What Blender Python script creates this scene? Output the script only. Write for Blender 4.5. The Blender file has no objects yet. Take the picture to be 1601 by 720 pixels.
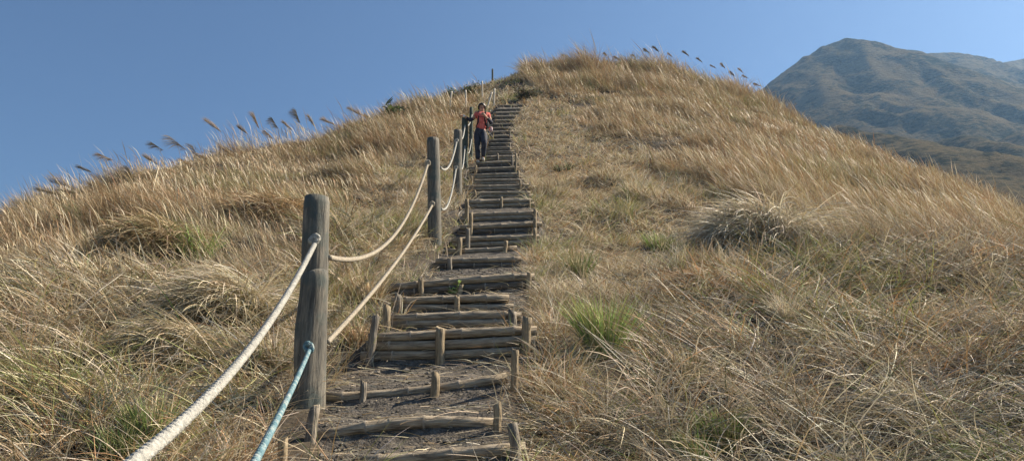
import bpy, bmesh, math, random
import numpy as np
from mathutils import Vector, Matrix

SC = bpy.context.scene
COL = SC.collection
rad = math.radians
rng = np.random.default_rng(11)
random.seed(5)

# ------------------------------------------------------------------ camera, sky, sun, exposure
PITCH = rad(16.0)
F = 1200.0 / 1601.0
cam_d = bpy.data.cameras.new("camera")
cam_d.sensor_width = 36.0
cam_d.lens = 36.0 * F
cam_d.clip_end = 6000
cam_d.clip_start = 0.05
cam = bpy.data.objects.new("camera", cam_d)
COL.objects.link(cam)
cam.location = (0, 0, 0)
cam.rotation_euler = (rad(90) + PITCH, 0, 0)
SC.camera = cam

SUN_EL, SUN_AZ = 41.0, 70.0          # azimuth clockwise from +Y
world = bpy.data.worlds.new("World")
SC.world = world
world.use_nodes = True
wn = world.node_tree
wn.nodes.clear()
sky = wn.nodes.new("ShaderNodeTexSky")
sky.sky_type = 'NISHITA'
sky.sun_disc = False
sky.sun_elevation = rad(SUN_EL)
sky.sun_rotation = rad(SUN_AZ)
sky.altitude = 600
sky.air_density = 1.25
sky.dust_density = 0.8
sky.ozone_density = 6.0
bg = wn.nodes.new("ShaderNodeBackground")
bg.inputs[1].default_value = 0.05
wo = wn.nodes.new("ShaderNodeOutputWorld")
wn.links.new(sky.outputs[0], bg.inputs[0])
wn.links.new(bg.outputs[0], wo.inputs[0])

sun_d = bpy.data.lights.new("sun", 'SUN')
sun_d.energy = 5.0
sun_d.angle = rad(0.5)
sun_d.color = (1.0, 0.86, 0.68)
sun = bpy.data.objects.new("sun", sun_d)
COL.objects.link(sun)
SDIR = Vector((math.sin(rad(SUN_AZ)) * math.cos(rad(SUN_EL)),
               math.cos(rad(SUN_AZ)) * math.cos(rad(SUN_EL)), math.sin(rad(SUN_EL))))
sun.rotation_euler = SDIR.to_track_quat('Z', 'Y').to_euler()
sun.location = (20, 10, 40)

SC.view_settings.view_transform = 'Standard'
SC.view_settings.look = 'None'
SC.view_settings.gamma = 1
SC.view_settings.exposure = 1.12
SC.render.engine = 'CYCLES'
SC.cycles.max_bounces = 5
SC.cycles.diffuse_bounces = 2
SC.cycles.glossy_bounces = 1
SC.cycles.transmission_bounces = 2
SC.cycles.volume_bounces = 0
SC.cycles.use_denoising = True

# ------------------------------------------------------------------ small helpers
CP, SP = math.cos(PITCH), math.sin(PITCH)

def ray(px, py):
    """photo pixel -> (x/y, z/y) of the sight line in world axes"""
    a = (np.asarray(px, float) - 800.5) / 1200.0
    v = (360.0 - np.asarray(py, float)) / 1200.0
    Y = CP - v * SP
    return a / Y, (SP + v * CP) / Y

def at(px, py, d):
    u, q = ray(px, py)
    return Vector((float(u) * d, d, float(q) * d))

def hash2(ix, iy, s):
    n = (ix.astype(np.int64) * 374761393 + iy.astype(np.int64) * 668265263 + s * 1442695041) & 0xFFFFFFFF
    n = ((n ^ (n >> 13)) * 1274126177) & 0xFFFFFFFF
    n = (n ^ (n >> 16)) & 0xFFFFFFFF
    return n / 4294967295.0

def vnoise(x, y, s=0):
    x = np.asarray(x, float); y = np.asarray(y, float)
    ix = np.floor(x); iy = np.floor(y)
    fx = x - ix; fy = y - iy
    fx = fx * fx * (3 - 2 * fx); fy = fy * fy * (3 - 2 * fy)
    a = hash2(ix, iy, s); b = hash2(ix + 1, iy, s); c = hash2(ix, iy + 1, s); d = hash2(ix + 1, iy + 1, s)
    return (a * (1 - fx) + b * fx) * (1 - fy) + (c * (1 - fx) + d * fx) * fy

def fbm(x, y, s=0, o=4):
    t = 0; amp = 0.5; tot = 0
    for k in range(o):
        t = t + amp * vnoise(x * 2 ** k + 17.3 * k, y * 2 ** k - 9.1 * k, s + k)
        tot += amp; amp *= 0.5
    return t / tot

def sstep(a, b, x):
    t = np.clip((x - a) / (b - a), 0, 1)
    return t * t * (3 - 2 * t)

# ---- materials
def mat(name):
    m = bpy.data.materials.new(name)
    m.use_nodes = True
    nt = m.node_tree
    b = nt.nodes["Principled BSDF"]
    return m, nt, b

def noisy(name, c1, c2, scale=8, rough=0.85, bump=0.0, bscale=40, stretch=(1, 1, 1), c3=None, detail=6, spec=0.3, coords='Object'):
    m, nt, b = mat(name)
    tc = nt.nodes.new("ShaderNodeTexCoord")
    mp = nt.nodes.new("ShaderNodeMapping"); mp.inputs['Scale'].default_value = stretch
    nt.links.new(tc.outputs[coords], mp.inputs[0])
    n = nt.nodes.new("ShaderNodeTexNoise"); n.inputs['Scale'].default_value = scale
    n.inputs['Detail'].default_value = detail; n.inputs['Roughness'].default_value = 0.65
    nt.links.new(mp.outputs[0], n.inputs['Vector'])
    r = nt.nodes.new("ShaderNodeValToRGB")
    r.color_ramp.elements[0].position = 0.36; r.color_ramp.elements[0].color = (*c1, 1)
    r.color_ramp.elements[1].position = 0.64; r.color_ramp.elements[1].color = (*c2, 1)
    if c3:
        e = r.color_ramp.elements.new(0.5); e.color = (*c3, 1)
    nt.links.new(n.outputs[0], r.inputs[0])
    nt.links.new(r.outputs[0], b.inputs['Base Color'])
    b.inputs['Roughness'].default_value = rough
    b.inputs['Specular IOR Level'].default_value = spec
    if bump:
        n2 = nt.nodes.new("ShaderNodeTexNoise"); n2.inputs['Scale'].default_value = bscale
        n2.inputs['Detail'].default_value = 5
        nt.links.new(mp.outputs[0], n2.inputs['Vector'])
        bp = nt.nodes.new("ShaderNodeBump"); bp.inputs['Strength'].default_value = bump
        bp.inputs['Distance'].default_value = 0.02
        nt.links.new(n2.outputs[0], bp.inputs['Height'])
        nt.links.new(bp.outputs[0], b.inputs['Normal'])
    return m

def blade_mat(name, transl=0.18, rough=0.55, spec=0.25):
    m, nt, b = mat(name)
    a = nt.nodes.new("ShaderNodeAttribute"); a.attribute_name = "tint"
    nt.links.new(a.outputs['Color'], b.inputs['Base Color'])
    b.inputs['Roughness'].default_value = rough
    b.inputs['Specular IOR Level'].default_value = spec
    t = nt.nodes.new("ShaderNodeBsdfTranslucent")
    nt.links.new(a.outputs['Color'], t.inputs[0])
    mx = nt.nodes.new("ShaderNodeMixShader"); mx.inputs[0].default_value = transl
    nt.links.new(b.outputs[0], mx.inputs[1]); nt.links.new(t.outputs[0], mx.inputs[2])
    nt.links.new(mx.outputs[0], nt.nodes["Material Output"].inputs[0])
    return m

M_BLADE = blade_mat("grass_blade")
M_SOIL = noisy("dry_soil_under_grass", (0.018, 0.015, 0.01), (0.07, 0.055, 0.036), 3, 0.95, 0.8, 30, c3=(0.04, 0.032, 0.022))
M_PATH = noisy("trodden_dirt", (0.05, 0.045, 0.038), (0.16, 0.14, 0.115), 14, 0.95, 1.0, 55, c3=(0.09, 0.08, 0.066))
M_STONE = noisy("grit_stone", (0.07, 0.064, 0.055), (0.24, 0.22, 0.185), 9, 0.9, 0.5, 30)

# ---- objects
def link(o, parent=None):
    COL.objects.link(o)
    if parent is not None:
        o.parent = parent
    return o

def tag(o, label=None, cat=None, group=None, kind=None):
    if label: o['label'] = label
    if cat: o['category'] = cat
    if group: o['group'] = group
    if kind: o['kind'] = kind
    return o

def empty(name, loc, label, cat, group=None):
    o = bpy.data.objects.new(name, None)
    o.location = loc
    o.empty_display_size = 0.1
    COL.objects.link(o)
    return tag(o, label, cat, group)

def mesh_obj(name, verts, faces, m, parent=None, smooth=True, tint=None):
    me = bpy.data.meshes.new(name)
    me.from_pydata([tuple(v) for v in verts], [], [tuple(f) for f in faces])
    if smooth:
        me.polygons.foreach_set("use_smooth", [True] * len(me.polygons))
    me.materials.append(m)
    me.update()
    o = bpy.data.objects.new(name, me)
    return link(o, parent)

def fast_mesh(name, V, quads, tris, m, tint=None, parent=None, smooth=False):
    me = bpy.data.meshes.new(name)
    nq, ntr = len(quads), len(tris)
    me.vertices.add(len(V)); me.vertices.foreach_set("co", V.astype(np.float32).ravel())
    me.loops.add(nq * 4 + ntr * 3)
    me.loops.foreach_set("vertex_index", np.concatenate([quads.ravel(), tris.ravel()]).astype(np.int32))
    me.polygons.add(nq + ntr)
    st = np.concatenate([np.arange(nq) * 4, nq * 4 + np.arange(ntr) * 3]).astype(np.int32)
    me.polygons.foreach_set("loop_start", st)
    me.update(calc_edges=True)
    if smooth:
        me.polygons.foreach_set("use_smooth", np.ones(nq + ntr, bool))
    if tint is not None:
        at_ = me.attributes.new("tint", 'FLOAT_COLOR', 'POINT')
        c = np.ones((len(V), 4), np.float32); c[:, :3] = tint
        at_.data.foreach_set("color", c.ravel())
    me.materials.append(m)
    o = bpy.data.objects.new(name, me)
    return link(o, parent)

# ------------------------------------------------------------------ terrain of the near hill
EYE = 1.6
# silhouette of the photo: pixel x, pixel y, crest distance, mean grass height there
SIL = [(-500, 520, 9, .45), (-200, 420, 11, .45), (0, 330, 14, .3), (120, 294, 15, .3), (240, 250, 17, .3), (330, 228, 19, .35), (420, 211, 21, .5), (500, 199, 24, .55),
       (600, 178, 28, .5), (650, 158, 31, .5), (700, 142, 35, .6), (755, 128, 38, .4), (798, 117, 40, .1), (813, 98, 41, .6),
       (880, 90, 41, .7), (1000, 95, 40, .8), (1060, 103, 39, .8), (1130, 120, 37, .8), (1190, 140, 35, .75), (1250, 172, 32, .7),
       (1330, 208, 28, .65), (1420, 243, 24, .6), (1500, 272, 21, .6), (1560, 300, 18.5, .55), (1601, 320, 17, .55), (1750, 395, 14, .5), (2000, 470, 11, .5)]
_s = np.array(SIL, float)
SU, SQ = ray(_s[:, 0], _s[:, 1])
SY, SH = _s[:, 2], _s[:, 3]
ST = SQ - SH / SY                       # ground sight line
M0 = 0.42
UU = np.linspace(-1.3, 1.3, 105)
YU = np.interp(UU, SU, SY)
TU = np.interp(UU, SU, ST)
def _smooth(a, k=1):
    for _ in range(k):
        a = np.concatenate([[a[0]], (a[:-2] + 2 * a[1:-1] + a[2:]) / 4, [a[-1]]])
    return a
YU = _smooth(YU, 3)
M1U = TU + EYE / YU

def H0(x, y):
    x = np.asarray(x, float); y = np.asarray(y, float)
    u = np.clip(x / np.maximum(y, 2.0), -1.3, 1.3)
    Y = np.interp(u, UU, YU); M1 = np.interp(u, UU, M1U)
    t = y / Y
    w = 1 - (1 - np.clip((t - .26) / .74, 0, 1)) ** 1.6
    z = -EYE + y * (M0 + (M1 - M0) * w)
    o = np.maximum(y - Y * 0.97, 0)
    z = z - np.where(o < 14, 0.035 * o * o, 0.035 * 196 + 0.98 * (o - 14))
    # falls away far to the left and right
    l = np.maximum(-x - 12, 0); z = z - np.where(l < 20, 0.02 * l * l, 8 + .8 * (l - 20))
    r = np.maximum(x - 24, 0); z = z - np.where(r < 20, 0.02 * r * r, 8 + .8 * (r - 20))
    # unseen bank added on the right to cast shade on the near slope
    z = z + 1.1 * np.exp(-(((x - 9.0) / 2.6) ** 2 + ((y - 6.0) / 3.2) ** 2))
    z = z + (fbm(x * .38, y * .38, 3, 4) - .5) * .34 * sstep(1.0, 4, y)
    hum = 1 - np.abs(2 * fbm(x * .62 + 4, y * .62, 5, 3) - 1)
    z = z + (hum - .75) * .46 * sstep(1.0, 2.4, np.abs(x + .25)) * sstep(2, 4, y)
    return np.maximum(z, -62 + 0 * z)
for _ in range(4):                       # settle the crest on the wanted sight line
    yy = np.linspace(3, 60, 400)
    for i, u in enumerate(UU):
        q = H0(u * yy, yy) / yy
        M1U[i] += 0.9 * (TU[i] - q.max())
    M1U = _smooth(M1U, 1)

# fine grid for quick look-ups
GX0, GX1, GY0, GY1, GS = -46.0, 46.0, -12.0, 62.0, 0.125
gx = np.arange(GX0, GX1 + GS, GS); gy = np.arange(GY0, GY1 + GS, GS)
GXX, GYY = np.meshgrid(gx, gy)
HG = H0(GXX, GYY)
for _ in range(6):
    P = np.pad(HG, 1, mode='edge')
    HG = (P[:-2, 1:-1] + P[2:, 1:-1] + P[1:-1, :-2] + P[1:-1, 2:] + 2 * HG) / 6

def H(x, y):
    x = np.asarray(x, float); y = np.asarray(y, float)
    fx = np.clip((x - GX0) / GS, 0, len(gx) - 1.001); fy = np.clip((y - GY0) / GS, 0, len(gy) - 1.001)
    ix = fx.astype(int); iy = fy.astype(int); fx = fx - ix; fy = fy - iy
    return (HG[iy, ix] * (1 - fx) + HG[iy, ix + 1] * fx) * (1 - fy) + (HG[iy + 1, ix] * (1 - fx) + HG[iy + 1, ix + 1] * fx) * fy

def hit(px, py, dmax=45.0):
    u, q = ray(px, py)
    ys = np.linspace(1.5, dmax, 4000)
    d = H(float(u) * ys, ys) - float(q) * ys
    k = np.nonzero(d > 0)[0]
    return float(ys[k[0]]) if len(k) else None

# ------------------------------------------------------------------ the steps (photo pixels of each top log)
# xl, yl, xr, yr, logs, log diameter px, stakes [(x, ytop, ybottom, width px)]
STEPS = [
    (560, 722, 812, 704, 1, 19, [(812, 664, 728, 17), (441, 688, 735, 15)]),
    (498, 678, 768, 654, 1, 19, [(482, 636, 692, 17), (776, 630, 666, 13)]),
    (512, 624, 790, 594, 1, 16, [(565, 596, 641, 11), (679, 584, 630, 14), (803, 547, 600, 12)]),
    (582, 527, 822, 517, 3, 15.5, [(577, 494, 562, 12), (687, 512, 571, 15), (820, 496, 546, 15)]),
    (610, 496, 806, 491, 2, 13.5, [(604, 480, 520, 13), (802, 485, 519, 14)]),
    (626, 470, 796, 467, 2, 12, [(622, 460, 491, 11), (715, 462, 488, 9)]),
    (622, 447, 828, 431, 2, 13, [(661, 433, 466, 9), (826, 425, 451, 8), (716, 444, 470, 8)]),
    (688, 408, 812, 404, 2, 9.5, [(704, 402, 425, 8)]),
    (704, 393, 806, 388, 1, 10, [(716, 374, 401, 9), (788, 376, 393, 7)]),
    (712, 376, 836, 370, 2, 8.6, [(731, 356, 389, 8), (837, 356, 384, 6)]),
    (722, 356, 838, 351, 2, 8.4, [(736, 332, 366, 7), (838, 340, 364, 6)]),
    (726, 337, 836, 332, 2, 7.6, [(730, 312, 346, 7), (836, 326, 346, 6)]),
    (732, 316, 828, 313, 2, 7.6, [(784, 308, 326, 5), (828, 312, 328, 4)]),
    (728, 303, 828, 301, 2, 5.6, [(744, 298, 309, 4)]),
    (729, 292, 824, 290, 2, 5.2, [(813, 284, 298, 4)]),
    (732, 283, 820, 281, 2, 4.8, [(738, 276, 288, 4)]),
    (735, 274, 816, 272, 2, 4.6, [(811, 268, 282, 4)]),
    (738, 265, 812, 262, 2, 4.6, [(806, 240, 270, 4), (744, 258, 270, 4)]),
    (750, 255, 806, 253, 2, 4.5, [(801, 244, 258, 4)]),
    (756, 246, 804, 244, 2, 4.2, [(779, 240, 250, 3.5)]),
    (762, 238, 802, 237, 2, 3.43, []),
    (764, 231, 800, 230, 2, 3.28, [(797, 224, 234, 3)]),
    (766, 225, 800, 224, 2, 3.12, []),
    (768, 219, 799, 218, 2, 2.96, []),
    (768, 213, 799, 212, 2, 2.89, [(797, 206, 216, 3)]),
    (770, 207, 799, 206, 2, 2.81, []),
    (770, 201, 800, 200, 2, 2.73, []),
    (771, 195, 801, 194, 2, 2.65, []),
    (772, 189, 804, 188, 2, 2.57, []),
    (773, 183, 808, 182, 2, 2.50, []),
    (774, 177, 813, 176, 2, 2.42, []),
    (776, 171, 818, 170, 2, 2.34, []),
    (778, 165, 824, 164, 2, 2.26, []),
]
steps = []
for (xl, yl, xr, yr, n, dp, stk) in STEPS:
    yb = (yl + yr) / 2 + (n - .5) * dp
    d = hit((xl + xr) / 2, yb)
    if d is None:
        continue
    if steps and d < steps[-1]['d'] + .16:
        d = steps[-1]['d'] + .16
    L = at(xl, yl, d); R = at(xr, yr, d)
    dia = dp * d / 1200.0 * 1.02
    steps.append(dict(d=d, L=L, R=R, n=n, dia=dia, stk=stk))
SD = np.array([s['d'] for s in steps]); 
SXL = np.array([s['L'].x for s in steps]); SXR = np.array([s['R'].x for s in steps])
def stair(y):
    """centre and half width of the stairs at distance y"""
    yl = np.interp(y, SD, _smooth(SXL, 3)); yr = np.interp(y, SD, _smooth(SXR, 3))
    return (yl + yr) / 2, (yr - yl) / 2

# ---- hill mesh: finer near the walker
def axis(lo, hi, n, c, k):
    a = math.asinh((lo - c) / k); b = math.asinh((hi - c) / k)
    return c + k * np.sinh(np.linspace(a, b, n))
hx = axis(-90, 95, 520, 0, 4.0); hy = axis(-90, 130, 560, 6, 6.0)
HX, HY = np.meshgrid(hx, hy)
inside = (HX > GX0) & (HX < GX1) & (HY > GY0) & (HY < GY1)
HZ = np.where(inside, H(HX, HY), H0(HX, HY))
cx, hw = stair(HY)
carve = sstep(0.12, -0.12, np.abs(HX - cx) - hw - .05) * sstep(3.0, 3.4, HY) * sstep(SD[-1] + .6, SD[-1], HY)
HZ = HZ - .22 * carve
HZ = np.maximum(HZ, -61.5)
def grid_faces(ny, nx):
    i = np.arange(ny * nx).reshape(ny, nx)
    return np.stack([i[:-1, :-1], i[:-1, 1:], i[1:, 1:], i[1:, :-1]], -1).reshape(-1, 4)
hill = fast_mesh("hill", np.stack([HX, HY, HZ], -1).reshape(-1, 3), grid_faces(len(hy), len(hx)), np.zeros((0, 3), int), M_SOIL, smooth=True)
tag(hill, kind='structure')

# ---- valley floor reaching the horizon
g = 2000.0
M_VAL = noisy("valley_grassland", (0.05, 0.06, 0.03), (0.13, 0.11, 0.06), 0.02, 0.95)
ground = mesh_obj("ground", [(-g, -g, -60), (g, -g, -60), (g, g, -60), (-g, g, -60)], [(0, 1, 2, 3)], M_VAL, smooth=False)
tag(ground, kind='structure')

# ---- trodden dirt path with a tread behind every row of logs
pv, pf = [], []
NC = 36
rows = []
def prow(y, zl, zr, xl, xr, amp):
    e = .22
    r = []
    for c in range(NC + 1):
        t = c / NC
        x = (xl - e) + (xr - xl + 2 * e) * t
        tt = min(max((x - xl) / (xr - xl), -.2), 1.2)
        z = zl + (zr - zl) * tt
        z += amp * (float(fbm(x * 7, y * 7, 9, 3)) - .5)
        over = max(xl - x, x - xr, 0) / e
        z = z * (1 - over) + (float(H(x, y)) - .05) * over
        r.append((x, y, z))
    rows.append(r)
s0 = steps[0]
bz = float(H((s0['L'].x + s0['R'].x) / 2, s0['d'])) - .02
prow(s0['d'] - .9, bz - .42, bz - .42, s0['L'].x - .35, s0['R'].x, .04)
prow(s0['d'] - .4, bz - .2, bz - .2, s0['L'].x - .35, s0['R'].x, .04)
for i, s in enumerate(steps):
    L, R, dia, n = s['L'], s['R'], s['dia'], s['n']
    drop = dia * (n - .5) * .95
    xl, xr = L.x, R.x
    if i < 3: xl -= .28
    s['zb'] = (L.z - drop, R.z - drop)
    prow(s['d'] - .005, L.z - drop + .01, R.z - drop + .01, xl, xr, .02)
    prow(s['d'] + dia * .35, L.z + dia * .30, R.z + dia * .30, xl, xr, .015)
    if i + 1 < len(steps):
        t = steps[i + 1]
        dr2 = t['dia'] * (t['n'] - .5) * .95
        y0 = s['d'] + dia * .35; y1 = t['d'] - .005
        K = max(1, min(8, int((y1 - y0) / .09)))
        for k in range(1, K):
            a = k / K
            xa, xb = xl + (t['L'].x - xl) * a, xr + (t['R'].x - xr) * a
            zl = (L.z + dia * .3) * (1 - a) + (t['L'].z - dr2) * a - .03 * math.sin(math.pi * a)
            zr = (R.z + dia * .3) * (1 - a) + (t['R'].z - dr2) * a - .03 * math.sin(math.pi * a)
            prow(y0 + (y1 - y0) * a, zl, zr, xa, xb, .035)
PR = np.array(rows)
path = fast_mesh("path", PR.reshape(-1, 3), grid_faces(PR.shape[0], PR.shape[1]), np.zeros((0, 3), int), M_PATH, smooth=True)
tag(path, kind='structure')

def PH(x, y):
    """height of the path at x, y (single points)"""
    ys = PR[:, 0, 1]
    k = int(np.clip(np.searchsorted(ys, y) - 1, 0, len(ys) - 2))
    a = (y - ys[k]) / max(ys[k + 1] - ys[k], 1e-6)
    z0 = np.interp(x, PR[k, :, 0], PR[k, :, 2]); z1 = np.interp(x, PR[k + 1, :, 0], PR[k + 1, :, 2])
    return float(z0 * (1 - a) + z1 * a)

# ------------------------------------------------------------------ far mountains
def pt(px, py, d):
    p = at(px, py, d); return (p.x, p.y, p.z)
RIDGES = [
    # main skyline
    ([pt(1000, 330, 380), pt(1120, 235, 400), pt(1190, 146, 425), pt(1225, 118, 435), pt(1262, 84, 445), pt(1290, 68, 450), pt(1322, 58, 455), pt(1345, 64, 462),
      pt(1375, 71, 480), pt(1420, 78, 500), pt(1500, 81, 530), pt(1535, 88, 545), pt(1562, 98, 560), pt(1601, 93, 585), pt(1660, 80, 620), pt(1760, 110, 660), pt(1900, 160, 700)], .86),
    # spur from the peak down to the right, toward the walker
    ([pt(1345, 64, 462), pt(1385, 88, 440), pt(1425, 108, 420), pt(1470, 126, 405), pt(1520, 148, 385), pt(1565, 172, 365), pt(1620, 205, 340), pt(1700, 250, 300)], .80),
    ([pt(1345, 64, 462), pt(1350, 92, 425), pt(1362, 118, 398), pt(1390, 142, 372), pt(1430, 165, 350), pt(1480, 185, 330), pt(1540, 225, 300), pt(1600, 262, 275)], .86),
    ([pt(1262, 84, 445), pt(1268, 118, 410), pt(1280, 150, 380), pt(1300, 190, 345), pt(1330, 240, 300)], .9),
    ([pt(1500, 81, 530), pt(1530, 112, 480), pt(1575, 140, 440), pt(1640, 165, 400), pt(1720, 200, 360)], .8),
    # nearer low spurs
    ([pt(1180, 190, 240), pt(1300, 200, 215), pt(1350, 208, 200), pt(1400, 218, 190), pt(1440, 232, 180), pt(1480, 262, 165), pt(1520, 300, 150), pt(1560, 350, 130)], .62),
    ([pt(1480, 215, 240), pt(1510, 208, 232), pt(1545, 222, 218), pt(1580, 246, 200), pt(1610, 272, 185), pt(1660, 320, 160)], .66),
    ([pt(1900, 160, 300), pt(1760, 170, 290), pt(1660, 185, 280), pt(1600, 205, 270), pt(1550, 235, 255)], .6),
]
mx_ = np.linspace(-60, 900, 520); my_ = np.linspace(95, 1100, 480)
MX, MY = np.meshgrid(mx_, my_)
MZ = np.full(MX.shape, -200.0)
wx = MX + (fbm(MX / 60, MY / 60, 41, 4) - .5) * 8
wy = MY + (fbm(MX / 60, MY / 60, 51, 4) - .5) * 16
near_r = np.full(MX.shape, 1e9)
for pts, sl in RIDGES:
    P = np.array(pts)
    for a, b in zip(P[:-1], P[1:]):
        ab = b[:2] - a[:2]; L2 = (ab ** 2).sum()
        t = np.clip(((wx - a[0]) * ab[0] + (wy - a[1]) * ab[1]) / L2, 0, 1)
        dx = wx - (a[0] + t * ab[0]); dy = wy - (a[1] + t * ab[1])
        dd = np.sqrt(dx * dx + dy * dy)
        rz = a[2] + t * (b[2] - a[2])
        zz = rz - sl * (np.sqrt(dd * dd + 9) - 3)
        MZ = np.where(MZ > zz, MZ + np.maximum(0, 1.5 - (MZ - zz) / 4) ** 2 * .0, zz)
        near_r = np.minimum(near_r, dd)
amp = 1 - np.exp(-near_r / 30)
rn = 1 - np.abs(2 * fbm(MX / 34, MY / 34, 61, 5) - 1)
MZ = MZ + (rn - .97) * 34 * amp + (fbm(MX / 9, MY / 9, 71, 4) - .5) * 5.0 * (.35 + amp)
MZ = np.maximum(MZ, -61)
mtn_v = np.stack([MX, MY, MZ], -1).reshape(-1, 3)
def mountain_mat():
    m, nt, b = mat("grassy_mountain")
    geo = nt.nodes.new("ShaderNodeNewGeometry")
    def noise(sc, de=5, st=(1, 1, 1)):
        mp = nt.nodes.new("ShaderNodeMapping"); mp.inputs['Scale'].default_value = st
        nt.links.new(geo.outputs['Position'], mp.inputs[0])
        n = nt.nodes.new("ShaderNodeTexNoise"); n.inputs['Scale'].default_value = sc; n.inputs['Detail'].default_value = de
        n.inputs['Roughness'].default_value = .7
        nt.links.new(mp.outputs[0], n.inputs['Vector']); return n
    n1 = noise(.03); n2 = noise(.35)
    add = nt.nodes.new("ShaderNodeMath"); add.operation = 'ADD'
    ml = nt.nodes.new("ShaderNodeMath"); ml.operation = 'MULTIPLY'; ml.inputs[1].default_value = .9
    nt.links.new(n2.outputs[0], ml.inputs[0]); nt.links.new(n1.outputs[0], add.inputs[0]); nt.links.new(ml.outputs[0], add.inputs[1])
    r = nt.nodes.new("ShaderNodeValToRGB")
    e = r.color_ramp.elements
    e[0].position = .72; e[0].color = (.014, .021, .014, 1)
    e[1].position = 1.12 if False else 1.0; e[1].color = (.13, .105, .06, 1)
    x = e.new(.86); x.color = (.045, .045, .028, 1)
    nt.links.new(add.outputs[0], r.inputs[0]); nt.links.new(r.outputs[0], b.inputs['Base Color'])
    b.inputs['Roughness'].default_value = 1; b.inputs['Specular IOR Level'].default_value = 0
    bp = nt.nodes.new("ShaderNodeBump"); bp.inputs['Strength'].default_value = .9; bp.inputs['Distance'].default_value = 2.2
    n3 = noise(.5, 6)
    nt.links.new(n3.outputs[0], bp.inputs['Height']); nt.links.new(bp.outputs[0], b.inputs['Normal'])
    return m
mountain = fast_mesh("mountains", mtn_v, grid_faces(len(my_), len(mx_)), np.zeros((0, 3), int), mountain_mat(), smooth=True)
tag(mountain, kind='structure')

# ---- air
def haze():
    me = bpy.data.meshes.new("haze")
    bm = bmesh.new(); bmesh.ops.create_cube(bm, size=1.0)
    for v in bm.verts:
        v.co = Vector((v.co.x * 4400, v.co.y * 4400, -61.8 if v.co.z < 0 else 330.0))
    bm.to_mesh(me); bm.free()
    o = link(bpy.data.objects.new("haze", me)); tag(o, kind='stuff')
    m = bpy.data.materials.new("pale_air"); m.use_nodes = True
    nt = m.node_tree; nt.nodes.clear()
    out = nt.nodes.new("ShaderNodeOutputMaterial"); v = nt.nodes.new("ShaderNodeVolumePrincipled")
    v.inputs['Color'].default_value = (.33, .60, 1, 1); v.inputs['Density'].default_value = .0003
    v.inputs['Anisotropy'].default_value = .5
    nt.links.new(v.outputs[0], out.inputs['Volume'])
    me.materials.append(m)
haze()

# ------------------------------------------------------------------ grass
def ribbons(base, L, w, head, t0, t1, col, nseg=4, p=1.0, curl=0.0, twist=None, taper=.85, bulge=None, col2=None):
    N = len(base)
    L = np.broadcast_to(L, N); w = np.broadcast_to(w, N); head = np.broadcast_to(head, N)
    t0 = np.broadcast_to(t0, N); t1 = np.broadcast_to(t1, N); curl = np.broadcast_to(curl, N)
    if twist is None: twist = rng.uniform(-1.1, 1.1, N)
    pos = base.copy(); V = np.zeros((N, 2 * nseg + 1, 3)); C = np.zeros((N, 2 * nseg + 1, 3))
    for k in range(nseg + 1):
        s = k / nseg
        th = t0 + (t1 - t0) * s ** p; hd = head + curl * s
        T = np.stack([np.sin(th) * np.cos(hd), np.sin(th) * np.sin(hd), np.cos(th)], -1)
        Pn = np.stack([-np.sin(hd), np.cos(hd), 0 * hd], -1)
        B = np.cross(T, Pn)
        S = Pn * np.cos(twist)[:, None] + B * np.sin(twist)[:, None]
        ww = w * (1 - taper * s * s)
        if bulge is not None: ww = w * bulge[k]
        c = col if col2 is None else col * (1 - s ** 2) + col2 * s ** 2
        if k < nseg:
            V[:, 2 * k] = pos - S * ww[:, None] / 2; V[:, 2 * k + 1] = pos + S * ww[:, None] / 2
            C[:, 2 * k] = c; C[:, 2 * k + 1] = c
            sm = (k + .5) / nseg
            th = t0 + (t1 - t0) * sm ** p; hd = head + curl * sm
            pos = pos + np.stack([np.sin(th) * np.cos(hd), np.sin(th) * np.sin(hd), np.cos(th)], -1) * (L / nseg)[:, None]
        else:
            V[:, 2 * k] = pos; C[:, 2 * k] = c
    m = 2 * nseg + 1
    o = (np.arange(N) * m)[:, None]
    Q = np.concatenate([o + np.array([2 * k, 2 * k + 1, 2 * k + 3, 2 * k + 2])[None] for k in range(nseg - 1)]) if nseg > 1 else np.zeros((0, 4), int)
    Tt = o + np.array([2 * nseg - 2, 2 * nseg - 1, 2 * nseg])[None]
    return V.reshape(-1, 3), Q, Tt, C.reshape(-1, 3)

class Bag:
    def __init__(s): s.V = []; s.Q = []; s.T = []; s.C = []; s.n = 0
    def add(s, r):
        V, Q, T, C = r
        s.V.append(V); s.Q.append(Q + s.n); s.T.append(T + s.n); s.C.append(C); s.n += len(V)
    def build(s, name, parent=None, m=None):
        return fast_mesh(name, np.concatenate(s.V), np.concatenate(s.Q), np.concatenate(s.T), m or M_BLADE, np.concatenate(s.C), parent)

PAL = {k: np.array(v) for k, v in dict(
    white=(.66, .60, .47), pale=(.54, .47, .33), straw=(.39, .31, .19), gold=(.31, .225, .12), rust=(.29, .17, .085), brown=(.17, .12, .07),
    grey=(.29, .265, .21), olive=(.21, .21, .09), green=(.15, .21, .07), bright=(.30, .42, .12), dark=(.06, .075, .035), lime=(.33, .34, .13), orange=(.42, .26, .13)).items()}

def colours(n, mix):
    """mix: {name: weight array or number}"""
    names = list(mix)
    W = np.stack([np.broadcast_to(np.asarray(mix[k], float), n) for k in names], -1)
    W = W / W.sum(1, keepdims=True); cs = np.cumsum(W, 1)
    r = rng.random(n)[:, None]
    idx = (r > cs).sum(1).clip(0, len(names) - 1)
    c = np.stack([PAL[k] for k in names])[idx]
    return np.minimum(.78, c * 1.18) * rng.uniform(.7, 1.25, n)[:, None] * rng.uniform(.94, 1.06, (n, 3))

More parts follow.
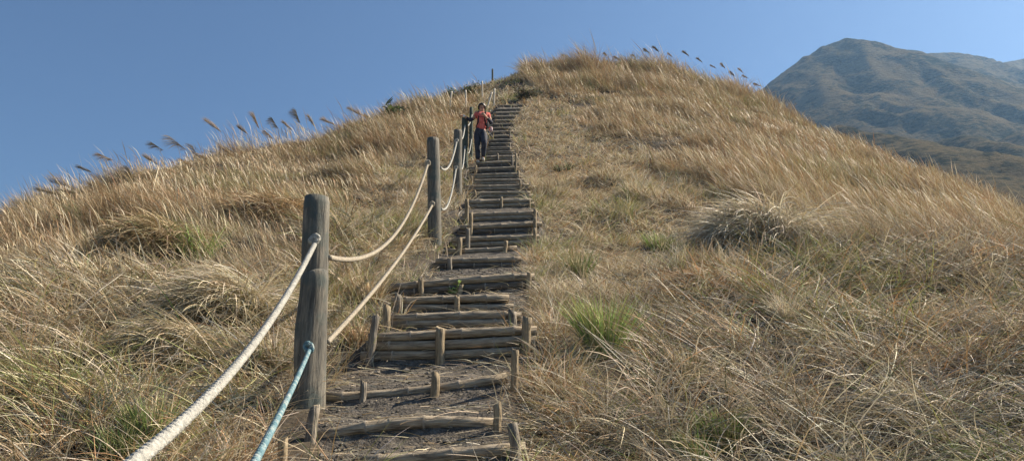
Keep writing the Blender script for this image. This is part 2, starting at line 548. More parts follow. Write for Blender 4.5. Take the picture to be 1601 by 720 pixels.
def fan(n, y0, y1, um=.84, power=1.0):
    """random ground points in the wedge in front of the walker"""
    y = np.sqrt(rng.uniform(y0 ** 2, y1 ** 2, n)); u = rng.uniform(-um, um, n)
    return u * y, y

def keep_front(x, y, extra=2.5):
    Y = np.interp(np.clip(x / np.maximum(y, 2), -1.3, 1.3), UU, YU)
    return y < Y + extra

def zones(x, y):
    c, h = stair(y)
    dl = c - h - x; dr = x - c - h                 # outside distances from the stairs' edges
    n = (fbm(x * .9, y * .9, 21, 3) - .5)
    bound_l = np.interp(y, [3, 6, 8, 12, 20, 30, 40], [1.6, 1.7, 1.6, 2.0, 1.5, 1.1, .6]) + n * 1.2
    bound_r = np.interp(y, [3, 6, 8, 10, 14, 20, 26, 32, 40], [.8, 1.1, 2.3, 3.3, 3.7, 3.2, 1.9, .6, .15]) + n * 1.5
    on = (dl < 0) & (dr < 0) & (y < SD[-1] + .4)
    short = ~on & (dl < bound_l) & (dr < bound_r)
    free = uncleared(x, y)
    left = dl >= bound_l; right = dr >= bound_r
    tall_l = left & ((y > 7.2 + n * 2) | (x < -4.6 + n))
    mat_l = left & ~tall_l
    tall_r = right & (y > 9.0 + n * 4 - sstep(3, 7, x) * 1.8)
    tang_r = right & ~tall_r
    on = on & free; short = short & free; tall_l &= free; mat_l &= free; tall_r &= free; tang_r &= free
    return dict(on=on, short=short, tall_l=tall_l, mat_l=mat_l, tall_r=tall_r, tang_r=tang_r, dl=dl, dr=dr, n=n)

def xyz(x, y, dz=0.0):
    return np.stack([x, y, H(x, y) + dz], -1)

WIND = math.pi                        # toward -x

def wscale(y):                        # far blades stand for small bundles
    return np.clip(y / 9.0, .55, 4.2)

CLEAR = []                              # bare spots where single clumps stand
def clearing(px, py, wpx, front=.45):
    d = hit(px, py)
    if d: CLEAR.append((float(at(px, py, d).x), d, wpx * d / 2400 + .02, front))
for c_ in ((945, 556, 80, .7), (1130, 700, 70, .4), (232, 694, 90, .5), (190, 715, 60, .3), (312, 400, 80, .8), (122, 352, 50, 1.0), (1075, 598, 50, .5), (1230, 505, 40, .6), (905, 432, 50, .5),
           (1196, 400, 200, .9), (352, 500, 150, .35), (262, 562, 130, .3), (575, 470, 60, .4), (1030, 388, 60, .5), (482, 694, 60, .3), (535, 645, 150, .35), (470, 655, 60, .2), (560, 700, 160, .2), (610, 600, 160, .3)):
    clearing(*c_)
def uncleared(x, y):
    k = np.ones(len(x), bool)
    for (cx_, cy_, r_, f_) in CLEAR:
        k &= ~((np.abs(x - cx_) < r_) & (y > cy_ - f_) & (y < cy_ + r_ * .6))
    return k

# --- 1. short mown grass along both sides of the stairs
def short_grass():
    B = Bag()
    for (y0, y1, dens, ns) in ((2.6, 8, 3000, 4), (8, 16, 2300, 3), (16, 44, 620, 2)):
        n = int(.84 * (y1 ** 2 - y0 ** 2) * dens)
        x, y = fan(n, y0, y1); k = keep_front(x, y, 1.0); x, y = x[k], y[k]
        z = zones(x, y)
        edge = z['on'] & ((z['dl'] > -.10) | (z['dr'] > -.10)) & (rng.random(len(x)) < .35 + .4 * sstep(17, 24, y))
        edge |= z['on'] & (y > 22) & (rng.random(len(x)) < .16)
        k = z['short'] | edge
        x, y = x[k], y[k]; dl, dr = z['dl'][k], z['dr'][k]
        bare = fbm(x * 1.3, y * 1.3, 31, 3)
        # trodden earth right beside the logs on the left
        nearp = np.minimum(np.maximum(dl, 0) + 0 * x, 9) ; nearp = np.where(dl > 0, dl, dr)
        k = rng.random(len(x)) < np.clip((bare - .30) * 4.5, .12, 1) * np.where(dl > 0, sstep(0, .55, dl) * .8 + .2, sstep(-.05, .2, dr) * .6 + .4)
        x, y = x[k], y[k]; n = len(x)
        g = sstep(.53, .66, fbm(x * 1.1 + 5, y * 1.1, 33, 3)); tuf = fbm(x * 2.6, y * 2.6, 35, 2)
        L = (.05 + .27 * sstep(.3, .75, tuf)) * rng.uniform(.6, 1.5, n)
        c = colours(n, dict(white=1.0, pale=1.9, straw=1.3, gold=.6, rust=.5 * sstep(.5, .7, fbm(x * .8, y * .8, 37, 2)) , brown=.6, grey=.5, olive=.25 + 1.2 * g, green=.9 * g, lime=.15 + 3.0 * g, orange=2.2 * sstep(.52, .68, fbm(x * .7 + 3, y * .7 + 3, 38, 2))))
        hd = 2 * math.pi * fbm(x * 1.5, y * 1.5, 39, 2) * 2 + rng.normal(0, 1.1, n)
        t0 = rng.uniform(.2, 1.4, n); t1 = t0 + rng.uniform(.1, 1.0, n)
        B.add(ribbons(xyz(x, y, -.01), L, .0058 * wscale(y) * rng.uniform(.6, 1.5, n), hd, t0, t1, c, ns, 1.0, rng.normal(0, .5, n)))
    # cut straw lying flat over the soil between the tufts
    for (y0, y1, dens, ns) in ((2.8, 9, 1300, 4), (9, 18, 900, 3), (18, 42, 260, 2)):
        n = int(.84 * (y1 ** 2 - y0 ** 2) * dens)
        x, y = fan(n, y0, y1); k = keep_front(x, y, .5); x, y = x[k], y[k]
        z = zones(x, y); k = z['short'] & ((z['dr'] > .06) | (z['dl'] > .35)); x, y = x[k], y[k]; n = len(x)
        B.add(ribbons(xyz(x, y, .012), rng.uniform(.10, .34, n), .0058 * wscale(y) * rng.uniform(.6, 1.4, n), rng.uniform(0, 6.28, n), rng.uniform(1.0, 1.45, n), rng.uniform(1.3, 1.75, n),
                      colours(n, dict(white=.8, pale=2, straw=1.6, gold=.5, orange=.4, grey=.8)), ns, 1.0, rng.normal(0, .9, n)))
    return tag(B.build("short_grass"), kind='stuff')
short_grass()

# --- 2. long bent, matted grass near the walker
def matted_grass():
    B = Bag()
    for (y0, y1, dens, ns) in ((2.4, 5.2, 2300, 8), (5.2, 10.5, 1650, 6)):
        n = int(.84 * (y1 ** 2 - y0 ** 2) * dens)
        x, y = fan(n, y0, y1, .84)
        z = zones(x, y); k = (z['mat_l'] | z['tang_r']) | (z['short'] & (y < 7) & (z['dr'] > .12) & (rng.random(len(x)) < .55)) | (z['short'] & (z['dl'] > .5) & (rng.random(len(x)) < .35))
        dr = z['dr'][k]; x, y = x[k], y[k]; n = len(x)
        right = x > 0
        # tussocks: pull bases toward clump centres
        cell = .62; ox = hash2(np.floor(x / cell), np.floor(y / cell), 5); oy = hash2(np.floor(x / cell), np.floor(y / cell), 6)
        tx = (np.floor(x / cell) + .2 + .6 * ox) * cell; ty = (np.floor(y / cell) + .2 + .6 * oy) * cell
        pull = rng.uniform(0, .75, n) ** 1.4
        bx, by = x + (tx - x) * pull, y + (ty - y) * pull
        sw = fbm(x * .7, y * .7, 45, 2) * 2 * math.pi * 1.6
        out = np.arctan2(by - ty, bx - tx)
        hd = np.where(rng.random(n) < .45, out, sw) + rng.normal(0, .7, n)
        hd = np.where(rng.random(n) < .35, WIND + rng.normal(0, .5, n), hd)
        lng = fbm(x * .8 + 3, y * .8, 47, 2)
        L = (.18 + .48 * lng) * rng.uniform(.5, 1.35, n)
        L = np.where(right, L * 1.1, L)
        L = L * np.where(dr > 0, sstep(0, .9, dr) * .6 + .4, 1)
        t0 = rng.uniform(.35, 1.4, n); t1 = t0 + rng.uniform(.4, 1.4, n)
        g = sstep(.52, .68, fbm(x * .9 + 9, y * .9, 49, 3))
        c = colours(n, dict(white=.7, dark=.2, pale=np.where(right, .9, 1.3), straw=np.where(right, .9, 1.6), gold=np.where(right, .25, .8), rust=.45 * sstep(.5, .65, fbm(x * .9, y * .9, 53, 2)), brown=.7,
                            grey=np.where(right, 3.0, .7), olive=.35 + g, green=.1 + .8 * g, lime=1.6 * g, orange=1.5 * sstep(.54, .66, fbm(x * .8 + 3, y * .8 + 3, 38, 2))))  # near right weighted to grey: shade put into the blade colours
        B.add(ribbons(xyz(bx, by, -.01), L, .0066 * np.clip(y / 6, .62, 1.6) * rng.uniform(.45, 1.5, n), hd, t0, t1, c, ns, .9, rng.normal(0, 1.1, n)))
    return tag(B.build("matted_grass"), kind='stuff')
matted_grass()

# --- 3. tall wind-combed grass
def tall_grass():
    B = Bag()
    for (y0, y1, dens, ns) in ((3.5, 9, 1900, 7), (9, 17, 1700, 5), (17, 30, 950, 4), (30, 45, 480, 3)):
        n = int(.84 * (y1 ** 2 - y0 ** 2) * dens)
        x, y = fan(n, y0, y1); k = keep_front(x, y, 3.0); x, y = x[k], y[k]
        z = zones(x, y); k = z['tall_l'] | z['tall_r']
        x, y = x[k], y[k]; n = len(x); right = x > stair(y)[0]
        edge = np.where(right, z['dr'][k], z['dl'][k])
        patch = fbm(x * .45, y * .45, 57, 3)
        cell = .8; cxn = np.floor(x / cell); cyn = np.floor(y / cell)
        tx = (cxn + .2 + .6 * hash2(cxn, cyn, 15)) * cell; ty = (cyn + .2 + .6 * hash2(cxn, cyn, 16)) * cell
        pull = rng.uniform(0, .55, n) ** 1.6; bx, by = x + (tx - x) * pull, y + (ty - y) * pull
        hcl = .75 + .5 * hash2(cxn, cyn, 17)
        L = (.30 + 1.0 * sstep(.25, .75, patch)) * hcl * rng.uniform(.45, 1.2, n)
        L = L * np.where(right, .52 + .45 * sstep(26, 37, y), .60 + .1 * sstep(14, 24, y)) * (.35 + .65 * sstep(0, 1.6 - 1.4 * sstep(30, 34, y), edge)) * (1 + .25 * sstep(33, 36, y) * (x > 0) * (x < 9))
        laid = sstep(.50, .62, fbm(x * .42 + 31, y * .42, 67, 3)) * (1 - .8 * sstep(26, 34, y)) 
        lean = fbm(x * .35, y * .35, 59, 2)
        hd = WIND + rng.normal(0, .6, n) + (lean - .5) * 3.0
        out = np.arctan2(by - ty, bx - tx); loose = rng.random(n) < .22
        hd = np.where(loose, out, hd)
        t0 = rng.uniform(.05, .45, n) + .25 * lean + .75 * laid; t1 = t0 + rng.uniform(.3, 1.5, n)
        hd = hd + laid * (fbm(x * .8, y * .8, 68, 2) - .5) * 6
        rst = sstep(.50, .68, fbm(x * .5 + 11, y * .5, 63, 3)); g = sstep(.56, .7, fbm(x * .6, y * .6 + 8, 65, 3))
        crest = sstep(18, 30, y)
        c = colours(n, dict(white=np.where(right, .2, .06), dark=np.where(right, .15, .35), pale=np.where(right, 1.0, .5) - .4 * crest, straw=1.3, gold=1.2 + crest, rust=.9 * rst + .25, brown=np.where(right, .5, 1.0), grey=.5, olive=.25 + g, green=.5 * g, lime=.8 * g, orange=1.0 * rst))
        B.add(ribbons(xyz(bx, by, -.02), L, .0036 * wscale(y) * rng.uniform(.5, 1.5, n), hd, t0, t1, c, ns, 1.2, rng.normal(0, .6, n)))
        # seed stems with feathery heads
        m = rng.random(n) < .045
        nn = int(m.sum())
        Ls = L[m] * rng.uniform(1.0, 1.35, nn) + .08
        b = xyz(x[m], y[m], -.02); hds = WIND + rng.normal(0, .5, nn)
        a0 = rng.uniform(.0, .3, nn); a1 = a0 + rng.uniform(.35, 1.1, nn)
        prof = {7: [.5, .45, .4, .4, .5, 1.6, 2.0, .3], 6: [.5, .45, .4, .4, 1.6, 2.0, .3], 5: [.5, .45, .4, 1.2, 2.0, .3], 4: [.5, .4, .6, 1.7, .3], 3: [.5, .5, 1.6, .3]}[ns]
        cs = colours(nn, dict(pale=1.2, straw=1.0, gold=.8, rust=.3))
        B.add(ribbons(b, Ls, .0050 * wscale(y[m]), hds, a0, a1, cs, ns, 1.8, rng.normal(0, .3, nn), bulge=[q * .75 for q in prof]))
    return tag(B.build("tall_grass"), kind='stuff')
tall_grass()

# --- 4. tall grass on the bank outside the frame and round behind the walker (unseen, added to shade the near right side)
def unseen_bank_grass():
    B = Bag()
    n = 52000
    x = rng.uniform(-9, 13, n); y = rng.uniform(-4, 12, n)
    k = (np.abs(x) > .80 * y) & (np.abs(x) > 1.0)
    x, y = x[k], y[k]; n = len(x)
    rr = x > 3.5
    L = np.where(rr, rng.uniform(.9, 1.7, n), rng.uniform(.3, .8, n))
    hd = WIND + rng.normal(0, .7, n)
    t0 = rng.uniform(0, .5, n); t1 = t0 + rng.uniform(.3, 1.3, n)
    c = colours(n, dict(pale=1, straw=1.5, gold=1, brown=.6, grey=.8, olive=.4))
    B.add(ribbons(xyz(x, y, -.02), L, np.where(rr, .012, .008), hd, t0, t1, c, 4, 1.2, rng.normal(0, .4, n)))
    return tag(B.build("unseen_bank_grass"), kind='stuff')
unseen_bank_grass()

# ------------------------------------------------------------------ bamboo and timber
def wood_mat(name, c1, c2, c3, stretch, scale=10, bump=.6):
    """weathered wood, streaks along local X"""
    return noisy(name, c1, c2, scale, .8, bump, scale * 2.2, stretch, c3, spec=.25)
M_LOG = wood_mat("weathered_bamboo", (.15, .122, .088), (.44, .37, .27), (.30, .248, .175), (1.5, 12, 12), 5)
M_LOG2 = wood_mat("dark_weathered_bamboo", (.06, .05, .04), (.20, .17, .135), (.125, .105, .08), (1.5, 12, 12), 5)
M_NODE = noisy("bamboo_node", (.24, .20, .15), (.36, .31, .24), 30, .85)
M_STAKE = wood_mat("bamboo_stake", (.13, .105, .07), (.36, .29, .19), (.24, .19, .12), (9, 9, 1.2), 6)
M_STAKE2 = wood_mat("grey_bamboo_stake", (.10, .09, .075), (.29, .255, .20), (.19, .165, .13), (9, 9, 1.2), 6)
M_CUT = noisy("cut_bamboo_end", (.20, .155, .10), (.38, .31, .20), 30, .9)
M_HOLLOW = noisy("bamboo_hollow", (.02, .016, .012), (.04, .032, .024), 30, .95)

def tube(path, radii, sides=12, cap=True, hollow=0.0, squash=None, ang0=0.0):
    """skin a tube over a list of points; returns verts, faces"""
    path = [Vector(p) for p in path]; V = []; Fs = []
    n = len(path)
    up0 = None
    for i, p in enumerate(path):
        t = (path[min(i + 1, n - 1)] - path[max(i - 1, 0)]).normalized()
        if up0 is None:
            a = Vector((0, 0, 1)) if abs(t.z) < .9 else Vector((0, 1, 0))
            up0 = (a - t * a.dot(t)).normalized()
        else:
            up0 = (up0 - t * up0.dot(t)).normalized()
        sd = t.cross(up0)
        for k in range(sides):
            a = ang0 + 2 * math.pi * k / sides
            r = radii[i] if not callable(radii) else radii(i, a)
            V.append(p + up0 * (math.cos(a) * r) + sd * (math.sin(a) * r))
    for i in range(n - 1):
        for k in range(sides):
            k2 = (k + 1) % sides
            Fs.append((i * sides + k, i * sides + k2, (i + 1) * sides + k2, (i + 1) * sides + k))
    if cap:
        for end, i in ((0, 0), (1, n - 1)):
            t = (path[1] - path[0]).normalized() if end == 0 else (path[-2] - path[-1]).normalized()
            ring = [i * sides + k for k in range(sides)]
            if hollow > 0:
                c = path[i]; b0 = len(V)
                for k in range(sides): V.append(c + (V[ring[k]] - c) * hollow)
                b1 = len(V)
                for k in range(sides): V.append(c + (V[ring[k]] - c) * hollow + t * .05)
                for k in range(sides):
                    k2 = (k + 1) % sides
                    q = (ring[k], ring[k2], b0 + k2, b0 + k); w = (b0 + k, b0 + k2, b1 + k2, b1 + k)
                    Fs.append(q if end else q[::-1]); Fs.append(w if end else w[::-1])
                q = tuple(b1 + k for k in range(sides)); Fs.append(q if end else q[::-1])
            else:
                Fs.append(tuple(ring) if end else tuple(ring[::-1]))
    return V, Fs

def set_mats(o, mats, fn):
    for m in mats: o.data.materials.append(m)
    for p in o.data.polygons: p.material_index = fn(p)

def bamboo(name, a, b, r, parent, m, bend=0.0, sides=12, seg=None, node_gap=.30, hollow=.7, rot=None, fine=True):
    """a bamboo pole from a to b (world) as an object whose local X runs along it"""
    a = Vector(a); b = Vector(b); Ln = (b - a).length; mid = (a + b) / 2
    nodes = []
    if fine:
        x = random.uniform(.3, 1) * node_gap
        while x < Ln - .03:
            nodes.append(x); x += node_gap * random.uniform(.85, 1.15)
    xs = [0, Ln]
    for x in nodes: xs += [x - .014, x - .005, x + .005, x + .014]
    K = max(3, int(Ln / .12))
    xs += [Ln * k / K for k in range(1, K) if all(abs(Ln * k / K - q) > .03 for q in nodes)]
    xs = sorted(x for x in xs if 0 <= x <= Ln)
    rr = []; pth = []
    ph = random.uniform(0, 6)
    for x in xs:
        d = min([abs(x - q) for q in nodes] + [9])
        s = 1.13 if d < .008 else (1.0 if d > .012 else 1.03)
        rr.append(r * s * (1 + .03 * math.sin(x * 5 + ph)))
        t = x / Ln
        pth.append((x - Ln / 2, .006 * math.sin(x * 3 + ph), bend * 4 * t * (1 - t) - bend * .6 + .004 * math.sin(x * 4.3 + ph)))
    V, Fs = tube(pth, rr, sides, True, hollow)
    o = mesh_obj(name, V, Fs, m, parent)
    nf = (len(pth) - 1) * sides
    o.data.materials.append(M_CUT); o.data.materials.append(M_HOLLOW); o.data.materials.append(M_NODE)
    for i, p in enumerate(o.data.polygons):
        if i >= nf:
            p.material_index = 1 if abs(p.normal.x) > .8 and len(p.vertices) == 4 else 2
            p.use_smooth = False
        elif fine:
            xc = p.center.x + Ln / 2
            if min([abs(xc - q) for q in nodes] + [9]) < .0035: p.material_index = 3
    q = (b - a).to_track_quat('X', 'Z')
    base = parent.location if parent is not None else Vector((0, 0, 0))
    o.location = mid - base
    o.rotation_mode = 'QUATERNION'; o.rotation_quaternion = q
    return o

def stake(px, yt, yb, wpx, d, parent, fine=True):
    T = at(px, yt, d); B = at(px, yb, d)
    r = wpx * d / 1200 / 2
    lean = random.uniform(-.03, .03)
    Ln = (T - B).length + .12; n = 7
    V, Fs = [], []
    pth = [(lean * (k / n) + .003 * math.sin(k * 2.1), -.03 * k / n * 0, -.12 + Ln * k / n) for k in range(n + 1)]
    cutdir = random.uniform(0, 6.28); sides = 10 if fine else 6
    kind = random.random()
    V, Fs = tube(pth, [r * (1.05 - .1 * k / n) for k in range(n + 1)], sides, True, .62 if kind < .6 and fine else 0)
    # slanted, slightly ragged top
    for v in V:
        if v.z > -.12 + Ln - .002:
            v.z += r * .45 * math.cos(math.atan2(v.y, v.x) - cutdir) + random.uniform(-.25, .25) * r
    o = mesh_obj("stake", V, Fs, M_STAKE if random.random() < .55 else M_STAKE2, parent)
    nf = n * sides
    o.data.materials.append(M_CUT)
    for i, p in enumerate(o.data.polygons):
        if i >= nf: p.material_index = 1; p.use_smooth = False
    base = parent.location
    o.location = Vector((B.x, B.y, B.z)) - base
    o.rotation_euler = (random.uniform(-.03, .05), random.uniform(-.04, .04), random.uniform(0, 6.28))
    return o

ORD = ["lowest", "second", "third", "fourth", "fifth", "sixth", "seventh", "eighth", "ninth", "tenth", "eleventh", "twelfth", "thirteenth", "fourteenth",
       "fifteenth", "sixteenth", "seventeenth", "eighteenth", "nineteenth", "twentieth", "twenty-first", "twenty-second", "twenty-third", "twenty-fourth",
       "twenty-fifth", "twenty-sixth", "twenty-seventh", "twenty-eighth", "twenty-ninth", "thirtieth", "thirty-first", "thirty-second", "thirty-third", "thirty-fourth", "thirty-fifth"]
STEP_LAB = {
    0: "lowest step, one bamboo log cut off by the bottom of the picture",
    1: "second step up, one long bamboo log right of a split yellow stake",
    2: "third step up, slanting bamboo log on bare dirt beside the thick post's foot",
    3: "fourth step up, three stacked bamboo logs behind three stakes",
    4: "fifth step up, two clean bamboo logs between two round stakes",
    5: "sixth step up, two bamboo logs with a dry stalk lying across",
    6: "seventh step up, two wide slanting bamboo logs with a green sprig",
    7: "eighth step up, short dark bamboo logs at a bend in the stairs",
}
for i, s in enumerate(steps):
    fine = i < 20
    mid = (s['L'] + s['R']) / 2
    zb = min(s['zb'])
    lab = STEP_LAB.get(i)
    if lab is None:
        how = "single bamboo log" if s['n'] == 1 else "stacked bamboo logs"
        where = "below the walker" if s['d'] < 17.2 else ("at the walker's feet" if s['d'] < 18.4 else "above the walker's feet")
        lab = f"{ORD[i]} step counting up from the lowest, {how} {where}"
    root = empty("bamboo_step", (mid.x, s['d'], zb), lab, "step", "bamboo steps up the hill")
    for k in range(s['n']):
        dz = Vector((0, 0, -k * s['dia'] * .95))
        e = .05 if i > 2 else .02
        j = Vector((random.uniform(-.03, .03), -.008 * k, random.uniform(-.006, .006)))
        a = s['L'] + dz + j - Vector((e, 0, 0)); b = s['R'] + dz + j + Vector((e * random.uniform(.3, 1.3), 0, random.uniform(-.006, .006)))
        bend = {1: .035, 2: -.03, 6: .02}.get(i, random.uniform(-.008, .008))
        bamboo("log", a, b, s['dia'] / 2 * random.uniform(.93, 1.02), root, M_LOG if (i < 22 and (k == 0 or random.random() < .7)) else (M_LOG2 if i < 22 or k else M_LOG), bend, 12 if fine else 8, fine=fine, node_gap=.34)  # upper flight's lower logs use the dark bamboo in place of shrub shade
    for (px, yt, yb, wpx) in s['stk']:
        stake(px, yt, yb, wpx, s['d'] - s['dia'] * .5 - wpx * s['d'] / 2400 - .004, root, i < 18)

# ------------------------------------------------------------------ timber posts
def post_mat():
    m, nt, b = mat("weathered_green_painted_post")
    tc = nt.nodes.new("ShaderNodeTexCoord")
    mp = nt.nodes.new("ShaderNodeMapping"); mp.inputs['Scale'].default_value = (14, 14, 1.6)
    nt.links.new(tc.outputs['Object'], mp.inputs[0])
    n = nt.nodes.new("ShaderNodeTexNoise"); n.inputs['Scale'].default_value = 3; n.inputs['Detail'].default_value = 8; n.inputs['Roughness'].default_value = .7
    nt.links.new(mp.outputs[0], n.inputs['Vector'])
    n2 = nt.nodes.new("ShaderNodeTexNoise"); n2.inputs['Scale'].default_value = 5; n2.inputs['Detail'].default_value = 4
    nt.links.new(tc.outputs['Object'], n2.inputs['Vector'])
    r = nt.nodes.new("ShaderNodeValToRGB"); e = r.color_ramp.elements
    e[0].position = .35; e[0].color = (.05, .047, .04, 1); e[1].position = .68; e[1].color = (.25, .225, .175, 1)
    x = e.new(.5); x.color = (.125, .117, .095, 1)
    nt.links.new(n.outputs[0], r.inputs[0])
    mx = nt.nodes.new("ShaderNodeMix"); mx.data_type = 'RGBA'
    r2 = nt.nodes.new("ShaderNodeValToRGB"); r2.color_ramp.elements[0].position = .52; r2.color_ramp.elements[1].position = .62
    nt.links.new(n2.outputs[0], r2.inputs[0]); nt.links.new(r2.outputs[0], mx.inputs['Factor'])
    nt.links.new(r.outputs[0], mx.inputs['A']); mx.inputs['B'].default_value = (.075, .09, .08, 1)
    nt.links.new(mx.outputs['Result'], b.inputs['Base Color'])
    b.inputs['Roughness'].default_value = .85
    bp = nt.nodes.new("ShaderNodeBump"); bp.inputs['Strength'].default_value = 1; bp.inputs['Distance'].default_value = .012
    nt.links.new(n.outputs[0], bp.inputs['Height']); nt.links.new(bp.outputs[0], b.inputs['Normal'])
    return m
M_POST = post_mat()
M_GREEN_POST = noisy("old_green_paint", (.035, .05, .04), (.11, .13, .10), 9, .85, .6, 30, (6, 6, 1.5))
M_POST_TOP = noisy("cut_timber_top", (.12, .11, .09), (.25, .22, .17), 20, .9, .5, 40)

def timber_post(ptop, pbase, wpx, d, label, name="fence_post", m=None, step=False, group="timber rope posts"):
    T = at(*ptop, d); B = at(*pbase, d); r = wpx * d / 1200 / 2
    Ln = (T - B).length; ax = (T - B)
    n = 26 if wpx > 12 else 8; sides = 28 if wpx > 12 else 12
    V, Fs = [], []
    zz = [-.35] + [Ln * k / n for k in range(n + 1)] + [Ln + .004]
    if step: zz = sorted(zz + [Ln * .600, Ln * .612])
    for z in zz:
        t = max(z, 0) / Ln
        dx, dy = ax.x * t, ax.y * t
        k0 = 1.04 - .07 * t
        if z > Ln - r * .25 * 1.2: k0 *= .93
        if z > Ln: k0 *= .8
        for k in range(sides):
            a = 2 * math.pi * k / sides
            rr = r * k0 * (1 + .08 * (float(fbm(math.cos(a) * 1.3 + z * 1.5 + 3, math.sin(a) * 1.3 + 7 * d, 81, 3)) - .5) * 2)
            if step:     # a slab has split away from the upper part on the left
                if z < Ln * .605 and math.cos(a - .5 * math.pi * 0) < .15 and math.sin(a) < .6: rr *= 1.15 + .05 * math.cos(a * 3 + z * 4)
                if abs(math.cos(a) - .15) < .12 and math.sin(a) < 0 and z < Ln * .605: rr *= .86
            V.append((dx + rr * math.cos(a), dy + rr * math.sin(a), z))
    N = len(zz)
    for i in range(N - 1):
        for k in range(sides):
            k2 = (k + 1) % sides
            Fs.append((i * sides + k, i * sides + k2, (i + 1) * sides + k2, (i + 1) * sides + k))
    Fs.append(tuple((N - 1) * sides + k for k in range(sides)))
    o = mesh_obj(name, V, Fs, m or M_POST)
    o.data.materials.append(M_POST_TOP)
    for p in o.data.polygons:
        if p.normal.z > .7: p.material_index = 1
    o.location = B
    tag(o, label, "post", group)
    return o, T, B, r

D1, D2, D3 = hit(486, 630), hit(680, 380), hit(715, 306)
P1 = timber_post((495, 309), (486, 630), 43, D1, "thick grey timber post with a split side, nearest of the rope posts")
Ls_ = (P1[1] - P1[2]).length * .60; r1 = P1[3]
V_, F_ = [], []
pth_ = [(-.34 * r1 + .006 * math.sin(k * .5), -.30 * r1, z_) for k, z_ in enumerate([-.3] + [Ls_ * q / 16 for q in range(17)] + [Ls_ + .012, Ls_ + .02])]
def slab_r(i, a):
    e_ = {17: .97, 18: .90, 19: .70}.get(i, 1.0)
    return r1 * .98 * e_ * (1 + .09 * (float(fbm(math.cos(a) * 1.7 + i * .12, math.sin(a) * 1.7 + 40, 83, 3)) - .5) * 2)
V_, F_ = tube(pth_, slab_r, 24)
slab = mesh_obj("split_slab", V_, F_, M_POST, P1[0]); slab['label'] = "shorter weathered slab bulging from the post's lower left front"
P2 = timber_post((677, 217), (680, 381), 21, D2, "grey timber post standing clear on the dirt, second rope post up the hill")
P3 = timber_post((716, 204), (715, 306), 14.5, D3, "dark timber post, third rope post up, beside the stacked step logs")
d4 = hit(726, 262) or 16
P4 = timber_post((727, 183), (726, 262), 11, d4 , "dark timber post under the walker's outstretched hand", m=M_GREEN_POST)
P5 = timber_post((737, 168), (736, 246), 6.5, 18.6, "slim mossy green post beside the walker's arm", m=M_GREEN_POST, group=None)
d6 = hit(770, 128) or 38
P6 = timber_post((770, 108), (770, 132), 3.2, 37.5, "lone dark marker post on the skyline above the stairs", m=M_GREEN_POST, group=None)

M_PALE = noisy('pale_dry_pole', (.38, .34, .27), (.60, .55, .45), 20, .8)
# thin pale poles near the top of the stairs
for (x0, y0, x1, y1, lab) in ((706, 143, 703, 172, "pale thin pole among the grass left of the stairs, farthest left of the thin poles"),
                              (728, 141, 729, 170, "pale thin pole just left of the walker's head"),
                              (754, 127, 754, 156, "pale thin upright pole rising behind the walker's head"),
                              (773, 139, 772, 168, "pale upright pole beside the steps, right of the walker's head"),
                              (769, 144, 760, 172, "pale leaning pole beside the steps, tilted right at the top")):
    d = hit(x1, y1) or 28
    a, b = at(x1, y1 + 4, d), at(x0, y0, d)
    o = bamboo("thin_pole", a, b, .038, None, M_PALE, .01, 8, fine=False)
    tag(o, lab, "pole", "thin poles near the hilltop")

# ------------------------------------------------------------------ ropes
def rope_mat(name, c1, c2):
    return noisy(name, c1, c2, 60, .9, .5, 150, spec=.2)
M_ROPE = rope_mat("pale_nylon_rope", (.27, .27, .24), (.47, .46, .41))
M_TAN = rope_mat("tan_dirty_rope", (.28, .245, .19), (.45, .40, .31))
M_TEAL = noisy("teal_and_white_rope", (.10, .19, .22), (.42, .46, .43), 22, .85, .5, 150, c3=(.16, .27, .30), spec=.2)

def rope_geo(pts, r, strands=3, pitch=.085, step=.005, fine=True):
    """laid rope: the lobed section turns as it runs"""
    P = [Vector(p) for p in pts]
    seg = [0]
    for a, b in zip(P[:-1], P[1:]): seg.append(seg[-1] + (b - a).length)
    Lt = seg[-1]; n = max(6, int(Lt / step))
    out = []; j = 0
    for k in range(n + 1):
        s = Lt * k / n
        while j < len(P) - 2 and seg[j + 1] < s: j += 1
        t = (s - seg[j]) / max(seg[j + 1] - seg[j], 1e-6)
        out.append(P[j].lerp(P[j + 1], t))
    def rad_(i, a):
        s = Lt * i / n
        return r * (1 + .42 * abs(math.cos((a * strands + 2 * math.pi * strands * s / pitch) / 2)) - .26) if fine else r
    return tube(out, rad_, 16 if fine else 8)

def curve_pts(A, B, sag, n=40, side=0.0):
    A, B = Vector(A), Vector(B); out = []
    for k in range(n + 1):
        t = k / n; p = A.lerp(B, t); p.z -= sag * 4 * t * (1 - t); p.x += side * 4 * t * (1 - t); out.append(p)
    return out

def knot(c, r, R, m, parent, base, seed=0, loops=3):
    """a knot: a few turns of rope bunched at a hole in the post"""
    rnd = random.Random(seed); pts = []
    n = 46 * loops
    for k in range(n + 1):
        a = 2 * math.pi * k / n * loops
        w = R * (1 + .25 * math.sin(a * .7 + seed))
        pts.append(c + Vector((math.cos(a) * w, -.012 - abs(math.sin(a * 1.5 + seed)) * R * .7, math.sin(a) * w * 1.05 + R * .5 * math.sin(a * .37))) - base)
    V, Fs = rope_geo(pts, r * .85, 3, .05, .008)
    return mesh_obj("knot", V, Fs, m, parent)

def rope(pts, r, m, label, fine=True, knots=(), group="ropes between the posts", name="rope", cat="rope", seed=0):
    base = Vector(pts[0])
    loc = [Vector(p) - base for p in pts]
    V, Fs = rope_geo(loc, r, fine=fine, step=.005 if fine else .05)
    o = mesh_obj(name, V, Fs, m)
    o.location = base; tag(o, label, cat, group)
    for i, (c, R) in enumerate(knots):
        knot(Vector(c), r, R, m, o, base, seed + i)
    return o

def front(px, py, d, off): return at(px, py, d - off)
